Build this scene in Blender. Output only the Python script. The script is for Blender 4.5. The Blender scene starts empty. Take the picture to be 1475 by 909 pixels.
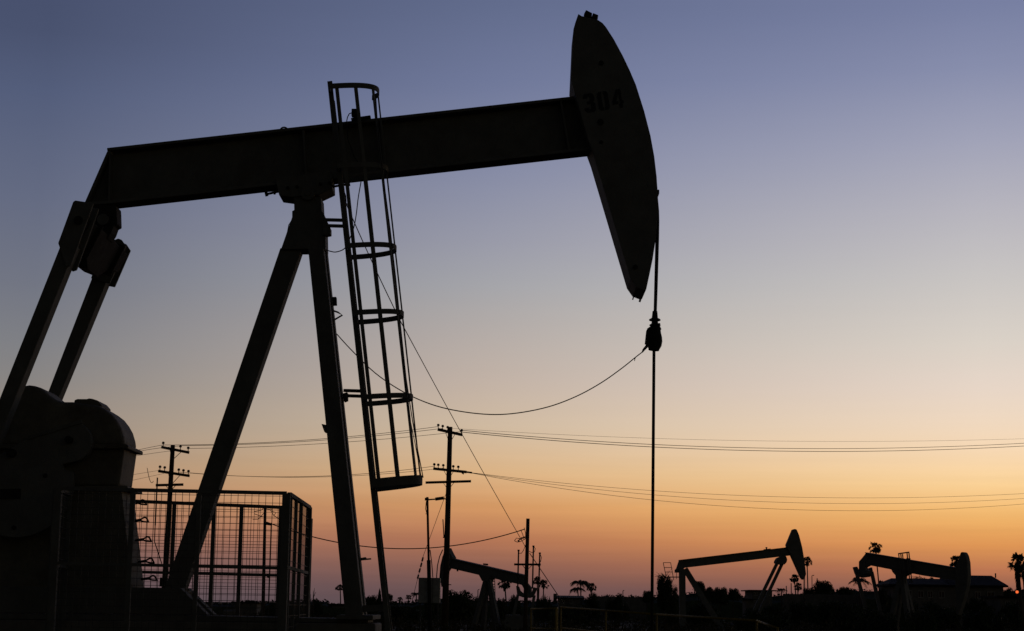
import bpy, math, random
from mathutils import Vector, Matrix
random.seed(304)
S = bpy.context.scene
COL = S.collection
PI = math.pi
R = math.radians

# ------------------------------------------------------------------ camera
FPX, CX, CY = 2550.0, 737.5, 454.5
PITCH, ROLL = R(9.31), R(0.8)
EYE = Vector((0, 0, 1.7))
F = Vector((0, math.cos(PITCH), math.sin(PITCH)))
U0 = Vector((0, -math.sin(PITCH), math.cos(PITCH)))
X0 = Vector((1, 0, 0))
RT = X0 * math.cos(ROLL) + U0 * math.sin(ROLL)
UP = U0 * math.cos(ROLL) - X0 * math.sin(ROLL)
cd = bpy.data.cameras.new('camera')
cam = bpy.data.objects.new('camera', cd)
COL.objects.link(cam)
cd.sensor_width = 36
cd.lens = FPX / 1475.0 * 36
cd.clip_start = 0.1
cd.clip_end = 20000
cam.matrix_world = Matrix(((RT.x, UP.x, -F.x, EYE.x), (RT.y, UP.y, -F.y, EYE.y), (RT.z, UP.z, -F.z, EYE.z), (0, 0, 0, 1)))
S.camera = cam

def ray(px, py):
    return F + RT * ((px - CX) / FPX) + UP * ((CY - py) / FPX)
def at(px, py, Y):
    d = ray(px, py)
    return EYE + d * (Y / d.y)
def ppm(Y):
    return Y / FPX

class Plane:
    """a real vertical plane through a point, turned by yaw; off moves along its normal, away from the camera"""
    def __init__(s, px, py, Y, yaw=0):
        s.o = at(px, py, Y)
        s.d = Vector((math.cos(R(yaw)), math.sin(R(yaw)), 0))
        s.n = Vector((-s.d.y, s.d.x, 0))
    def pt(s, px, py, off=0, land=None):
        d = ray(px, py)
        o = s.o + s.n * off
        t = (o - EYE).dot(s.n) / d.dot(s.n)
        p = EYE + d * t
        return p + s.n * ((land if land is not None else off) - off)

# ------------------------------------------------------------------ materials
def srgb(c):
    return tuple(((v / 255) / 12.92 if v / 255 <= 0.04045 else ((v / 255 + 0.055) / 1.055) ** 2.4) for v in c) + (1,)
def mat(name, base, var=0.35, scale=6.0, rough=0.7, metal=0.0, bump=0.15, bscale=40.0, tint=None, amt=0.5, spec=0.3):
    m = bpy.data.materials.new(name)
    m.use_nodes = True
    nt = m.node_tree
    b = nt.nodes['Principled BSDF']
    b.inputs['Roughness'].default_value = rough
    b.inputs['Metallic'].default_value = metal
    b.inputs['Specular IOR Level'].default_value = spec if rough < 0.85 else 0.08
    tc = nt.nodes.new('ShaderNodeTexCoord')
    n = nt.nodes.new('ShaderNodeTexNoise')
    n.inputs['Scale'].default_value = scale
    n.inputs['Detail'].default_value = 8
    n.inputs['Roughness'].default_value = 0.65
    nt.links.new(tc.outputs['Object'], n.inputs['Vector'])
    r = nt.nodes.new('ShaderNodeValToRGB')
    lo = tuple(v * (1 - var) for v in base)
    hi = tuple(min(1, v * (1 + var)) for v in base)
    r.color_ramp.elements[0].position = 0.3
    r.color_ramp.elements[1].position = 0.7
    r.color_ramp.elements[0].color = lo + (1,)
    r.color_ramp.elements[1].color = hi + (1,)
    nt.links.new(n.outputs['Fac'], r.inputs['Fac'])
    col = r.outputs['Color']
    if tint:
        n2 = nt.nodes.new('ShaderNodeTexNoise')
        n2.inputs['Scale'].default_value = scale * 0.45
        n2.inputs['Detail'].default_value = 10
        n2.inputs['Roughness'].default_value = 0.75
        nt.links.new(tc.outputs['Object'], n2.inputs['Vector'])
        r2 = nt.nodes.new('ShaderNodeValToRGB')
        r2.color_ramp.elements[0].position = 0.52
        r2.color_ramp.elements[1].position = 0.62
        r2.color_ramp.elements[0].color = (0, 0, 0, 1)
        r2.color_ramp.elements[1].color = (amt, amt, amt, 1)
        nt.links.new(n2.outputs['Fac'], r2.inputs['Fac'])
        mx = nt.nodes.new('ShaderNodeMix')
        mx.data_type = 'RGBA'
        nt.links.new(r2.outputs['Color'], mx.inputs[0])
        nt.links.new(col, mx.inputs[6])
        mx.inputs[7].default_value = tint + (1,)
        col = mx.outputs[2]
    nt.links.new(col, b.inputs['Base Color'])
    if bump:
        n3 = nt.nodes.new('ShaderNodeTexNoise')
        n3.inputs['Scale'].default_value = bscale
        n3.inputs['Detail'].default_value = 5
        nt.links.new(tc.outputs['Object'], n3.inputs['Vector'])
        bp = nt.nodes.new('ShaderNodeBump')
        bp.inputs['Strength'].default_value = bump
        bp.inputs['Distance'].default_value = 0.02
        nt.links.new(n3.outputs['Fac'], bp.inputs['Height'])
        nt.links.new(bp.outputs['Normal'], b.inputs['Normal'])
    return m
M = {}
M['steel'] = mat('painted_steel', (0.125, 0.125, 0.11), var=0.25, tint=(0.075, 0.06, 0.05), amt=0.35, rough=0.84, scale=3)
M['head'] = mat('head_paint', (0.14, 0.14, 0.125), var=0.2, tint=(0.08, 0.06, 0.045), rough=0.8, scale=3, amt=0.25)
M['tan'] = mat('gearbox_paint', (0.14, 0.13, 0.1), tint=(0.08, 0.055, 0.03), rough=0.8, scale=2.5)
M['dark'] = mat('dark_metal', (0.032, 0.031, 0.028), rough=0.88, metal=0.0, scale=8)
M['ink'] = mat('number_paint', (0.02, 0.02, 0.022), rough=0.7, scale=10, bump=0)
M['cable'] = mat('cable_sheath', (0.03, 0.03, 0.03), rough=0.7, scale=10, bump=0)
M['galv'] = mat('galvanised', (0.07, 0.07, 0.065), rough=0.7, metal=0.2, scale=10)
M['wood'] = mat('pole_wood', (0.075, 0.055, 0.04), rough=0.9, scale=5, bump=0.4)
M['concrete'] = mat('concrete', (0.17, 0.16, 0.14), rough=0.9, scale=2, tint=(0.12, 0.1, 0.08))
M['yellow'] = mat('yellow_paint', (0.26, 0.18, 0.022), rough=0.8, scale=6, tint=(0.2, 0.1, 0.03))
M['leaf'] = mat('foliage', (0.05, 0.065, 0.03), var=0.5, rough=0.8, scale=1.2, bump=0)
M['palm'] = mat('palm_leaf', (0.055, 0.07, 0.035), var=0.4, rough=0.7, scale=2, bump=0)
M['thatch'] = mat('dead_fronds', (0.1, 0.075, 0.05), var=0.4, rough=0.9, scale=2, bump=0)
M['bark'] = mat('bark', (0.09, 0.07, 0.055), rough=0.95, scale=3, bump=0.4)
M['grass'] = mat('dry_grass', (0.075, 0.065, 0.035), var=0.5, rough=0.9, scale=0.5, bump=0)
M['ground'] = mat('ground_soil', (0.032, 0.028, 0.021), var=0.5, rough=0.95, scale=0.15, bump=0.5, bscale=2, tint=(0.035, 0.042, 0.02))
M['stucco'] = mat('stucco', (0.14, 0.13, 0.118), rough=0.9, scale=1.5, bump=0.1)
M['roof'] = mat('roof_tiles', (0.024, 0.02, 0.018), rough=0.85, scale=3, bump=0.4)
M['frame'] = mat('white_frame', (0.25, 0.245, 0.23), rough=0.8, scale=4, bump=0)
M['glass'] = mat('window_glass', (0.02, 0.022, 0.025), rough=0.08, scale=2, bump=0)
M['cabinet'] = mat('cabinet_paint', (0.3, 0.3, 0.28), rough=0.55, scale=3, tint=(0.12, 0.1, 0.08), amt=0.3)
M['porcelain'] = mat('brown_porcelain', (0.06, 0.035, 0.025), rough=0.3, scale=6, bump=0)
def emit(name, col, st):
    m = bpy.data.materials.new(name)
    m.use_nodes = True
    b = m.node_tree.nodes['Principled BSDF']
    b.inputs['Base Color'].default_value = col + (1,)
    b.inputs['Emission Color'].default_value = col + (1,)
    b.inputs['Emission Strength'].default_value = st
    return m
M['redlight'] = emit('red_lens', (1.0, 0.16, 0.04), 1.1)

# ------------------------------------------------------------------ mesh helpers
def root_loc(o):
    v = Vector((0, 0, 0))
    while o is not None:
        v += o.location
        o = o.parent
    return v
class MB:
    def __init__(s):
        s.v, s.f, s.sm = [], [], []
    def face(s, idx, smooth=False):
        s.f.append(tuple(idx)); s.sm.append(smooth)
    def loft(s, rings, closed=True, caps=True, smooth=False):
        n = len(rings[0]); b = len(s.v)
        for r in rings: s.v.extend([Vector(p) for p in r])
        for i in range(len(rings) - 1):
            for j in range(n if closed else n - 1):
                k = (j + 1) % n
                s.face((b + i * n + j, b + i * n + k, b + (i + 1) * n + k, b + (i + 1) * n + j), smooth)
        if caps:
            s.face([b + j for j in reversed(range(n))]); s.face([b + (len(rings) - 1) * n + j for j in range(n)])
        return s
    def prism(s, poly, vec):
        vec = Vector(vec)
        a = [Vector(p) for p in poly]
        # keep winding outward
        nrm = Vector((0, 0, 0))
        for i in range(len(a)):
            nrm += a[i].cross(a[(i + 1) % len(a)])
        if nrm.dot(vec) < 0: a = a[::-1]
        return s.loft([a, [p + vec for p in a]])
    def bar(s, p0, p1, w, h, up=(0, 0, 1), w1=None, h1=None):
        p0, p1 = Vector(p0), Vector(p1)
        d = (p1 - p0).normalized()
        up = Vector(up)
        if abs(d.dot(up)) > 0.98: up = Vector((0, 1, 0)) if abs(d.y) < 0.9 else Vector((1, 0, 0))
        x = d.cross(up).normalized(); y = x.cross(d).normalized()
        w1 = w if w1 is None else w1; h1 = h if h1 is None else h1
        def ring(p, w, h):
            return [p - x * w / 2 - y * h / 2, p + x * w / 2 - y * h / 2, p + x * w / 2 + y * h / 2, p - x * w / 2 + y * h / 2]
        return s.loft([ring(p0, w, h), ring(p1, w1, h1)])
    def box(s, c, sx, sy, sz):
        c = Vector(c)
        return s.bar(c - Vector((0, 0, sz / 2)), c + Vector((0, 0, sz / 2)), sx, sy, up=(0, 1, 0))
    def tube(s, pts, r, seg=8, caps=True):
        pts = [Vector(p) for p in pts]
        rr = r if isinstance(r, (list, tuple)) else [r] * len(pts)
        rings = []; ref = None
        for i, p in enumerate(pts):
            t = (pts[min(i + 1, len(pts) - 1)] - pts[max(i - 1, 0)]).normalized()
            if ref is None:
                ref = Vector((0, 0, 1)) if abs(t.z) < 0.9 else Vector((1, 0, 0))
            x = t.cross(ref)
            if x.length < 1e-4: x = t.cross(Vector((0, 1, 0)))
            x.normalize(); y = x.cross(t).normalized(); ref = y
            rings.append([p + (x * math.cos(2 * PI * k / seg) + y * math.sin(2 * PI * k / seg)) * rr[i] for k in range(seg)])
        return s.loft(rings, caps=caps, smooth=True)
    def build(s, name, m, parent=None, bevel=0, loc=None, seg=2):
        base = root_loc(parent) if parent is not None else (Vector(loc) if loc is not None else Vector((0, 0, 0)))
        me = bpy.data.meshes.new(name)
        me.from_pydata([tuple(p - base) for p in s.v], [], s.f)
        me.polygons.foreach_set('use_smooth', s.sm)
        me.materials.append(M[m] if isinstance(m, str) else m)
        me.update()
        o = bpy.data.objects.new(name, me)
        COL.objects.link(o)
        if parent is not None: o.parent = parent
        else: o.location = base
        if bevel:
            b = o.modifiers.new('bevel', 'BEVEL'); b.width = bevel; b.segments = seg; b.limit_method = 'ANGLE'
        return o
def tag(o, label=None, cat=None, group=None, kind=None):
    if label: o['label'] = label
    if cat: o['category'] = cat
    if group: o['group'] = group
    if kind: o['kind'] = kind
    return o
def thing(name, loc, label, cat, group=None):
    o = bpy.data.objects.new(name, None)
    o.empty_display_size = 0.3
    COL.objects.link(o); o.location = loc
    return tag(o, label, cat, group)
def smooth(pts, k=5):
    pts = [Vector(p) for p in pts]; out = []
    for i in range(len(pts) - 1):
        a, b, c, d = pts[max(i - 1, 0)], pts[i], pts[i + 1], pts[min(i + 2, len(pts) - 1)]
        for j in range(k):
            t = j / k
            out.append(0.5 * ((2 * b) + (c - a) * t + (2 * a - 5 * b + 4 * c - d) * t * t + (3 * b - a - 3 * c + d) * t ** 3))
    return out + [pts[-1]]
def lerp(a, b, t): return a + (b - a) * t
def arc(c, r, a0, a1, n):
    return [(c[0] + r * math.cos(R(lerp(a0, a1, i / n))), c[1] - r * math.sin(R(lerp(a0, a1, i / n)))) for i in range(n + 1)]

# ------------------------------------------------------------------ sky and light
def elev(px, py):
    d = ray(px, py).normalized()
    return math.degrees(math.asin(d.z))
SKY = {
 'left': (40, [(40, (73, 82, 110)), (130, (83, 93, 122)), (280, (99, 106, 129)), (400, (112, 116, 130)), (490, (126, 127, 132)), (540, (134, 131, 130)), (630, (155, 139, 125)), (690, (171, 139, 112)), (740, (165, 121, 99)), (785, (136, 101, 93)), (825, (108, 88, 92)), (862, (88, 78, 85))], [(32, (50, 56, 92)), (60, (28, 32, 56)), (90, (22, 25, 44))]),
 'mid': (700, [(5, (97, 107, 139)), (120, (111, 120, 153)), (250, (134, 139, 164)), (350, (153, 154, 168)), (410, (164, 164, 169)), (450, (173, 168, 167)), (550, (193, 177, 165)), (620, (208, 186, 160)), (680, (218, 178, 133)), (730, (211, 151, 99)), (775, (182, 119, 87)), (815, (140, 96, 83)), (850, (108, 82, 82)), (875, (92, 74, 78))], [(32, (64, 72, 108)), (60, (30, 34, 60)), (90, (22, 25, 44))]),
 'right': (1420, [(5, (119, 127, 161)), (100, (136, 142, 172)), (200, (160, 162, 183)), (300, (182, 180, 189)), (400, (200, 196, 194)), (490, (217, 208, 198)), (555, (230, 213, 199)), (605, (239, 216, 192)), (650, (247, 216, 179)), (695, (250, 210, 152)), (740, (243, 185, 110)), (780, (227, 154, 86)), (820, (186, 117, 81)), (855, (134, 90, 80)), (885, (104, 76, 76))], [(32, (72, 80, 118)), (60, (32, 36, 62)), (90, (22, 25, 44))]),
}
SUN_AZ, SUN_EL = R(38), R(1.0)
def make_world():
    w = bpy.data.worlds.new('World'); S.world = w
    w.use_nodes = True
    nt = w.node_tree; nt.nodes.clear()
    N = nt.nodes.new; L = nt.links.new
    out = N('ShaderNodeOutputWorld'); bg = N('ShaderNodeBackground')
    tc = N('ShaderNodeTexCoord'); sep = N('ShaderNodeSeparateXYZ')
    L(tc.outputs['Generated'], sep.inputs[0])
    def math_(op, a, b=None):
        n = N('ShaderNodeMath'); n.operation = op
        for i, v in enumerate((a, b)):
            if v is None: continue
            if isinstance(v, (int, float)): n.inputs[i].default_value = v
            else: L(v, n.inputs[i])
        return n.outputs[0]
    def rng(v, a, b, c, d, smooth=False):
        n = N('ShaderNodeMapRange'); n.clamp = True
        if smooth: n.interpolation_type = 'SMOOTHSTEP'
        L(v, n.inputs[0])
        for i, x in enumerate((a, b, c, d)): n.inputs[i + 1].default_value = x
        return n.outputs[0]
    el = math_('MULTIPLY', math_('ARCSINE', sep.outputs[2]), 180 / PI)
    az = math_('MULTIPLY', math_('ARCTAN2', sep.outputs[0], sep.outputs[1]), 180 / PI)
    fac = rng(el, -5, 90, 0, 1)
    cols = {}
    for k, (px, st, hi) in SKY.items():
        stops = sorted([(elev(px, y), c) for y, c in st] + [(e, c) for e, c in hi])
        stops = [(-5, stops[0][1])] + stops
        r = N('ShaderNodeValToRGB'); cr = r.color_ramp
        cr.interpolation = 'B_SPLINE' if False else 'LINEAR'
        while len(cr.elements) < len(stops): cr.elements.new(0.5)
        for e, (d, c) in zip(cr.elements, stops): e.position = (d + 5) / 95
        for e, (d, c) in zip(cr.elements, stops): e.color = srgb(c)
        L(fac, r.inputs[0]); cols[k] = r.outputs[0]
    def mix(f, a, b, mode='MIX'):
        n = N('ShaderNodeMix'); n.data_type = 'RGBA'; n.blend_type = mode
        if isinstance(f, (int, float)): n.inputs[0].default_value = f
        else: L(f, n.inputs[0])
        L(a, n.inputs[6]); L(b, n.inputs[7])
        return n.outputs[2]
    azx = lambda px: math.degrees(math.atan((px - CX) / FPX))
    a = mix(rng(az, azx(40), azx(700), 0, 1), cols['left'], cols['mid'])
    a = mix(rng(az, azx(700), azx(1420), 0, 1), a, cols['right'])
    # the eastern half of the dusk sky, behind the camera, is darker
    dd = math_('ABSOLUTE', math_('SUBTRACT', az, 6.0))
    back = rng(dd, 25, 75, 1.0, BACK, True)
    comb = N('ShaderNodeCombineXYZ')
    # and a little greyer than the afterglow
    for i, q in enumerate((1.0, 1.08, 0.82)):
        L(rng(back, BACK, 1.0, BACK * q, 1.0), comb.inputs[i])
    a = mix(1.0, a, comb.outputs[0], 'MULTIPLY')
    # thin uneven haze streaks lying low over the horizon
    cv = N('ShaderNodeCombineXYZ'); L(math_('MULTIPLY', az, 0.09), cv.inputs[0]); L(math_('MULTIPLY', el, 2.6), cv.inputs[1])
    nz = N('ShaderNodeTexNoise'); nz.inputs['Scale'].default_value = 1.0; nz.inputs['Detail'].default_value = 6; nz.inputs['Roughness'].default_value = 0.6
    L(cv.outputs[0], nz.inputs['Vector'])
    amp = math_('MULTIPLY', math_('SUBTRACT', nz.outputs[0], 0.5), rng(el, 1.2, 7.0, 0.26, 0.02, True))
    hz = math_('ADD', amp, 1.0)
    c3 = N('ShaderNodeCombineXYZ')
    for i in range(3): L(hz, c3.inputs[i])
    a = mix(1.0, a, c3.outputs[0], 'MULTIPLY')
    L(a, bg.inputs[0]); bg.inputs[1].default_value = 1.0
    sky = N('ShaderNodeTexSky'); sky.sky_type = 'NISHITA'; sky.sun_disc = False
    sky.sun_elevation = R(-4.5); sky.sun_rotation = SUN_AZ
    sky.dust_density = 3.0
    bg2 = N('ShaderNodeBackground'); L(sky.outputs[0], bg2.inputs[0]); bg2.inputs[1].default_value = 0.05
    add = N('ShaderNodeAddShader'); L(bg.outputs[0], add.inputs[0]); L(bg2.outputs[0], add.inputs[1])
    L(add.outputs[0], out.inputs[0])
BACK = 0.17
make_world()
sd = bpy.data.lights.new('sun', 'SUN'); sun = bpy.data.objects.new('sun', sd); COL.objects.link(sun)
sd.energy = 0.03; sd.angle = R(20); sd.color = (1.0, 0.62, 0.36)
sdir = Vector((math.sin(SUN_AZ) * math.cos(SUN_EL), math.cos(SUN_AZ) * math.cos(SUN_EL), math.sin(SUN_EL)))
sun.rotation_euler = (-sdir).to_track_quat('-Z', 'Y').to_euler()
sun.location = (60, 80, 40)
S.view_settings.view_transform = 'Standard'
S.view_settings.look = 'None'
S.view_settings.exposure = 0
S.view_settings.gamma = 1
S.view_settings.use_curve_mapping = False
S.render.engine = 'CYCLES'

# ------------------------------------------------------------------ ground
def make_ground():
    b = MB()
    xs = [-6000, -1500, -500, -200] + [-150 + 10 * i for i in range(31)] + [200, 500, 1500, 6000]
    ys = [-400, -100, -30] + [10 * i for i in range(0, 36)] + [400, 600, 1200, 3000, 9000]
    rnd = random.Random(5)
    for y in ys:
        for x in xs:
            near = abs(x) < 160 and 35 < y < 360
            b.v.append(Vector((x, y, rnd.uniform(-0.16, 0.04) if near else 0)))
    n = len(xs)
    for i in range(len(ys) - 1):
        for j in range(n - 1):
            b.face((i * n + j, i * n + j + 1, (i + 1) * n + j + 1, (i + 1) * n + j), True)
    tag(b.build('ground', 'ground'), kind='structure')
make_ground()

# ------------------------------------------------------------------ main pump jack
YB = 25.4
P = Plane(500, 300, YB, 0)
HW = 1.3                                            # half length of the equalizer
PG = 'pump jacks in the oil field'
base = at(300, 884, YB)
pump = thing('pump_jack', (base.x, YB, base.z), 'huge foreground pump jack numbered 304, with caged ladder and beam rising to the right', 'pump jack', PG)
def pr(mb, poly, o0, o1, po=None):
    """prism of a pixel outline read at offset po (or per-point third value), from offset o0 to o1"""
    pts = []
    for q in poly:
        off = q[2] if len(q) > 2 else (o0 if po is None else po)
        pts.append(P.pt(q[0], q[1], off, o0))
    return mb.prism(pts, P.n * (o1 - o0))

# walking beam: web, flanges, stiffeners
FW = 0.19
def beam_part():
    b = MB()
    T0, T1 = P.pt(154, 213, -FW, 0), P.pt(831, 138, -FW, 0)
    B0, B1 = P.pt(170, 301, FW, 0), P.pt(851, 225, FW, 0)
    tail = P.pt(121, 293.5, -FW, 0)
    b.prism([T0, T1, B1, B0, tail + Vector((0, 0, 0.0))], (0, 0.03, 0)) if False else None
    t = 0.045
    up = (T1 - T0).cross(Vector((0, 1, 0))).normalized()
    if up.z < 0: up = -up
    def flange(a, c, side):
        a2, c2 = a - up * t * side, c - up * t * side
        b.prism([a + Vector((0, -FW, 0)), c + Vector((0, -FW, 0)), c2 + Vector((0, -FW, 0)), a2 + Vector((0, -FW, 0))], (0, 2 * FW, 0))
    flange(T0, T1, 1); flange(B0, B1, -1)
    # tail flange, sloping down to the equalizer bearing
    d = (tail - T0).normalized(); nn = d.cross(Vector((0, 1, 0))).normalized()
    if nn.x < 0: nn = -nn
    q = [T0 - up * 0.047, tail, tail + nn * t, T0 - up * 0.047 + nn * t]
    b.prism([p + Vector((0, -FW + 0.003, 0)) for p in q], (0, 2 * FW - 0.006, 0))
    # bottom plate of the tail
    q = [tail + nn * (t + 0.002), B0, B0 + up * t, tail + nn * (t + 0.002) + up * t]
    b.prism([p + Vector((0, -FW + 0.005, 0)) for p in q], (0, 2 * FW - 0.01, 0))
    # web
    w = [T0 - up * (t + 0.002) + nn * 0.05, T1 - up * (t + 0.002), B1 + up * (t + 0.002), B0 + up * (t + 0.002), tail + nn * 0.055 + up * 0.06]
    b.prism([p + Vector((0, -0.016, 0)) for p in w], (0, 0.032, 0))
    for f in (0.005, 0.415, 0.58, 0.965):
        a, c = T0.lerp(T1, f) - up * (t + 0.003), B0.lerp(B1, f - 0.012) + up * (t + 0.003)
        for sgn in (-1, 1):
            y0 = sgn * 0.018
            v = (c - a).normalized(); h = v.cross(Vector((0, 1, 0))) * 0.014
            b.prism([a - h + Vector((0, y0, 0)), a + h + Vector((0, y0, 0)), c + h + Vector((0, y0, 0)), c - h + Vector((0, y0, 0))], (0, sgn * (FW - 0.03), 0))
    return b.build('walking_beam', 'steel', pump, 0.006), T0, T1, up
beam, T0, T1, BUP = beam_part()
e = MB()
lug = T0.lerp(T1, 0.373)
e.tube([lug + Vector((0.06 * math.cos(a), -0.05, 0.06 * math.sin(a) - 0.005)) for a in [PI * i / 8 for i in range(9)]], 0.012, 6)
e.build('lifting_eye', 'steel', beam)

# horse head
HD = 0.40
head_out = [(833, 20, -HD), (838, 23, -HD), (862, 29, -HD), (868, 33, -HD), (873, 39, -HD), (884, 56, -HD), (897, 80, -HD), (907, 101, -HD), (916, 122, -HD), (928, 160, -HD), (937, 195, -HD), (942.5, 225, -HD), (946, 255, -HD), (947.3, 280, -HD), (947, 312, -HD), (944.5, 345, -HD), (940, 374, -HD), (935, 398, -HD), (929.5, 420, -0.2), (926, 428, 0.2), (921, 431.5, HD), (911, 427.5, HD), (903, 416, HD), (897, 396, HD), (851, 241, HD), (844, 222, HD), (820, 138, HD), (826, 42, -HD), (828.5, 33, -HD)]
def head_part():
    pts = []
    for x, y, o in head_out:
        q = P.pt(x, y, o, 0); pts.append(q)
    b = MB()
    b.prism([p + Vector((0, -HD, 0)) for p in pts], (0, 2 * HD, 0))
    h = b.build('horse_head', 'head', pump, 0.006)
    k = MB()
    for a, c in (((842, 21), (851, 25.5)), ((852.5, 25.5), (860, 28.5))):
        k = MB(); p, q = P.pt(a[0], a[1] + 1, -0.2, -0.2), P.pt(c[0], c[1] + 1, -0.2, -0.2)
        k.bar(p, q, 0.3, 0.07); k.build('cable_clamp', 'dark', h, 0.005)
    k = MB()
    for (x, y, r) in ((866, 91, .035), (915, 385, .035)):
        c = P.pt(x, y, -HD, -HD); k = MB()
        k.tube([c + Vector((0, 0.0, 0)), c + Vector((0, -0.025, 0))], r, 14); k.build('bolt', 'dark', h)
    for (x, y, r) in ((865, 176, .05), (866, 205, .03)):
        c = P.pt(x, y, -HD, -HD); k = MB()
        k.tube([c, c + Vector((0, -0.012, 0))], r, 7); k.build('bolt', 'dark', h)
    for x, y, q in ((922.5, 430, .03), (912.5, 427, .018)):
        k = MB(); p = P.pt(x, y, HD - .1, HD - .1); k.bar(p + Vector((0.01, 0, 0.03)), p + Vector((-0.012, 0, -0.05)), q * 1.4, q); k.build('drip_lug', 'steel', h)
    # stencilled 304, one mesh per digit, laid in the plane of the side plate
    o = P.pt(843.5, 163, -HD, -HD); ux = (P.pt(900, 154.5, -HD, -HD) - o); L = ux.length; ux.normalize()
    uz = Vector((0, -1, 0)).cross(ux); uz = uz if uz.z > 0 else -uz
    s = L / 3.62; hgt = 0.285
    def stroke(mb, poly, x0):
        q = [o + ux * ((x0 + a) * s) + uz * (c * hgt) + Vector((0, -0.001, 0)) for a, c in poly]
        mb.prism(q, (0, -0.004, 0))
    three = [[(0, .76), (0, .88), (.18, 1), (.82, 1), (1, .88), (1, .62), (.86, .52), (1, .42), (1, .12), (.82, 0), (.18, 0), (0, .12), (0, .26), (.4, .26), (.4, .17), (.58, .17), (.58, .43), (.3, .43), (.3, .6), (.58, .6), (.58, .83), (.4, .83), (.4, .76)]]
    zero = [[(.44, 0), (.18, 0), (0, .12), (0, .88), (.18, 1), (.44, 1), (.44, .83), (.38, .83), (.38, .17), (.44, .17)], [(.56, 0), (.82, 0), (1, .12), (1, .88), (.82, 1), (.56, 1), (.56, .83), (.62, .83), (.62, .17), (.56, .17)]]
    four = [[(.5, 1), (0, .4), (0, .22), (.54, .22), (.54, .38), (.36, .38), (.62, .72), (.62, 1)], [(.66, 1), (.9, 1), (.9, .39), (1.02, .39), (1.02, .22), (.9, .22), (.9, 0), (.58, 0), (.58, .22), (.66, .22)]]
    for dg, x0 in ((three, 0), (zero, 1.28), (four, 2.58)):
        mb = MB()
        for pl in dg: stroke(mb, pl, x0)
        mb.build('painted_digit', 'ink', h)
    return h
head = head_part()

# bearing under the beam
def saddle_part():
    b = MB()
    pr(b, [(404, 276), (402, 267), (482, 257), (483, 282), (464, 291), (426, 294.5), (408, 292)], -0.24, 0.24, 0.24)
    s = b.build('saddle_bearing', 'steel', pump, 0.01)
    c = P.pt(443.6, 279.3, -0.24)
    k = MB(); k.tube([c + Vector((0, 0.01, 0)), c + Vector((0, -0.05, 0))], 0.1, 24); k.tube([c + Vector((0, -0.05, 0)), c + Vector((0, -0.07, 0))], 0.045, 12)
    k.build('bearing_cap', 'steel', s, 0.006)
    for y in (-0.12, 0.12):
        for p0, p1, hx in (((404, 275.3), (383, 280), 384), ((482, 268.5), (503, 265.2), 502)):
            k = MB()
            a, d = P.pt(*p0, y), P.pt(*p1, y)
            v = (d - a).normalized()
            k.tube([a - v * 0.04, d], 0.018, 8); k.tube([d - v * 0.03, d + v * 0.012], 0.033, 6)
            k.tube([a.lerp(d, 0.35), a.lerp(d, 0.35) + v * 0.03], 0.033, 6)
            k.build('adjusting_bolt', 'dark', s)
saddle_part()
def beam_bolts():
    for x, y in ((415, 271), (428, 269.5), (462, 265.5), (475, 264)):
        q = P.pt(x, y, -0.24); k = MB(); k.tube([q + Vector((0, .01, 0)), q + Vector((0, -.035, 0))], .024, 6); k.build('clamp_bolt', 'dark', pump)
beam_bolts()

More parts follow.
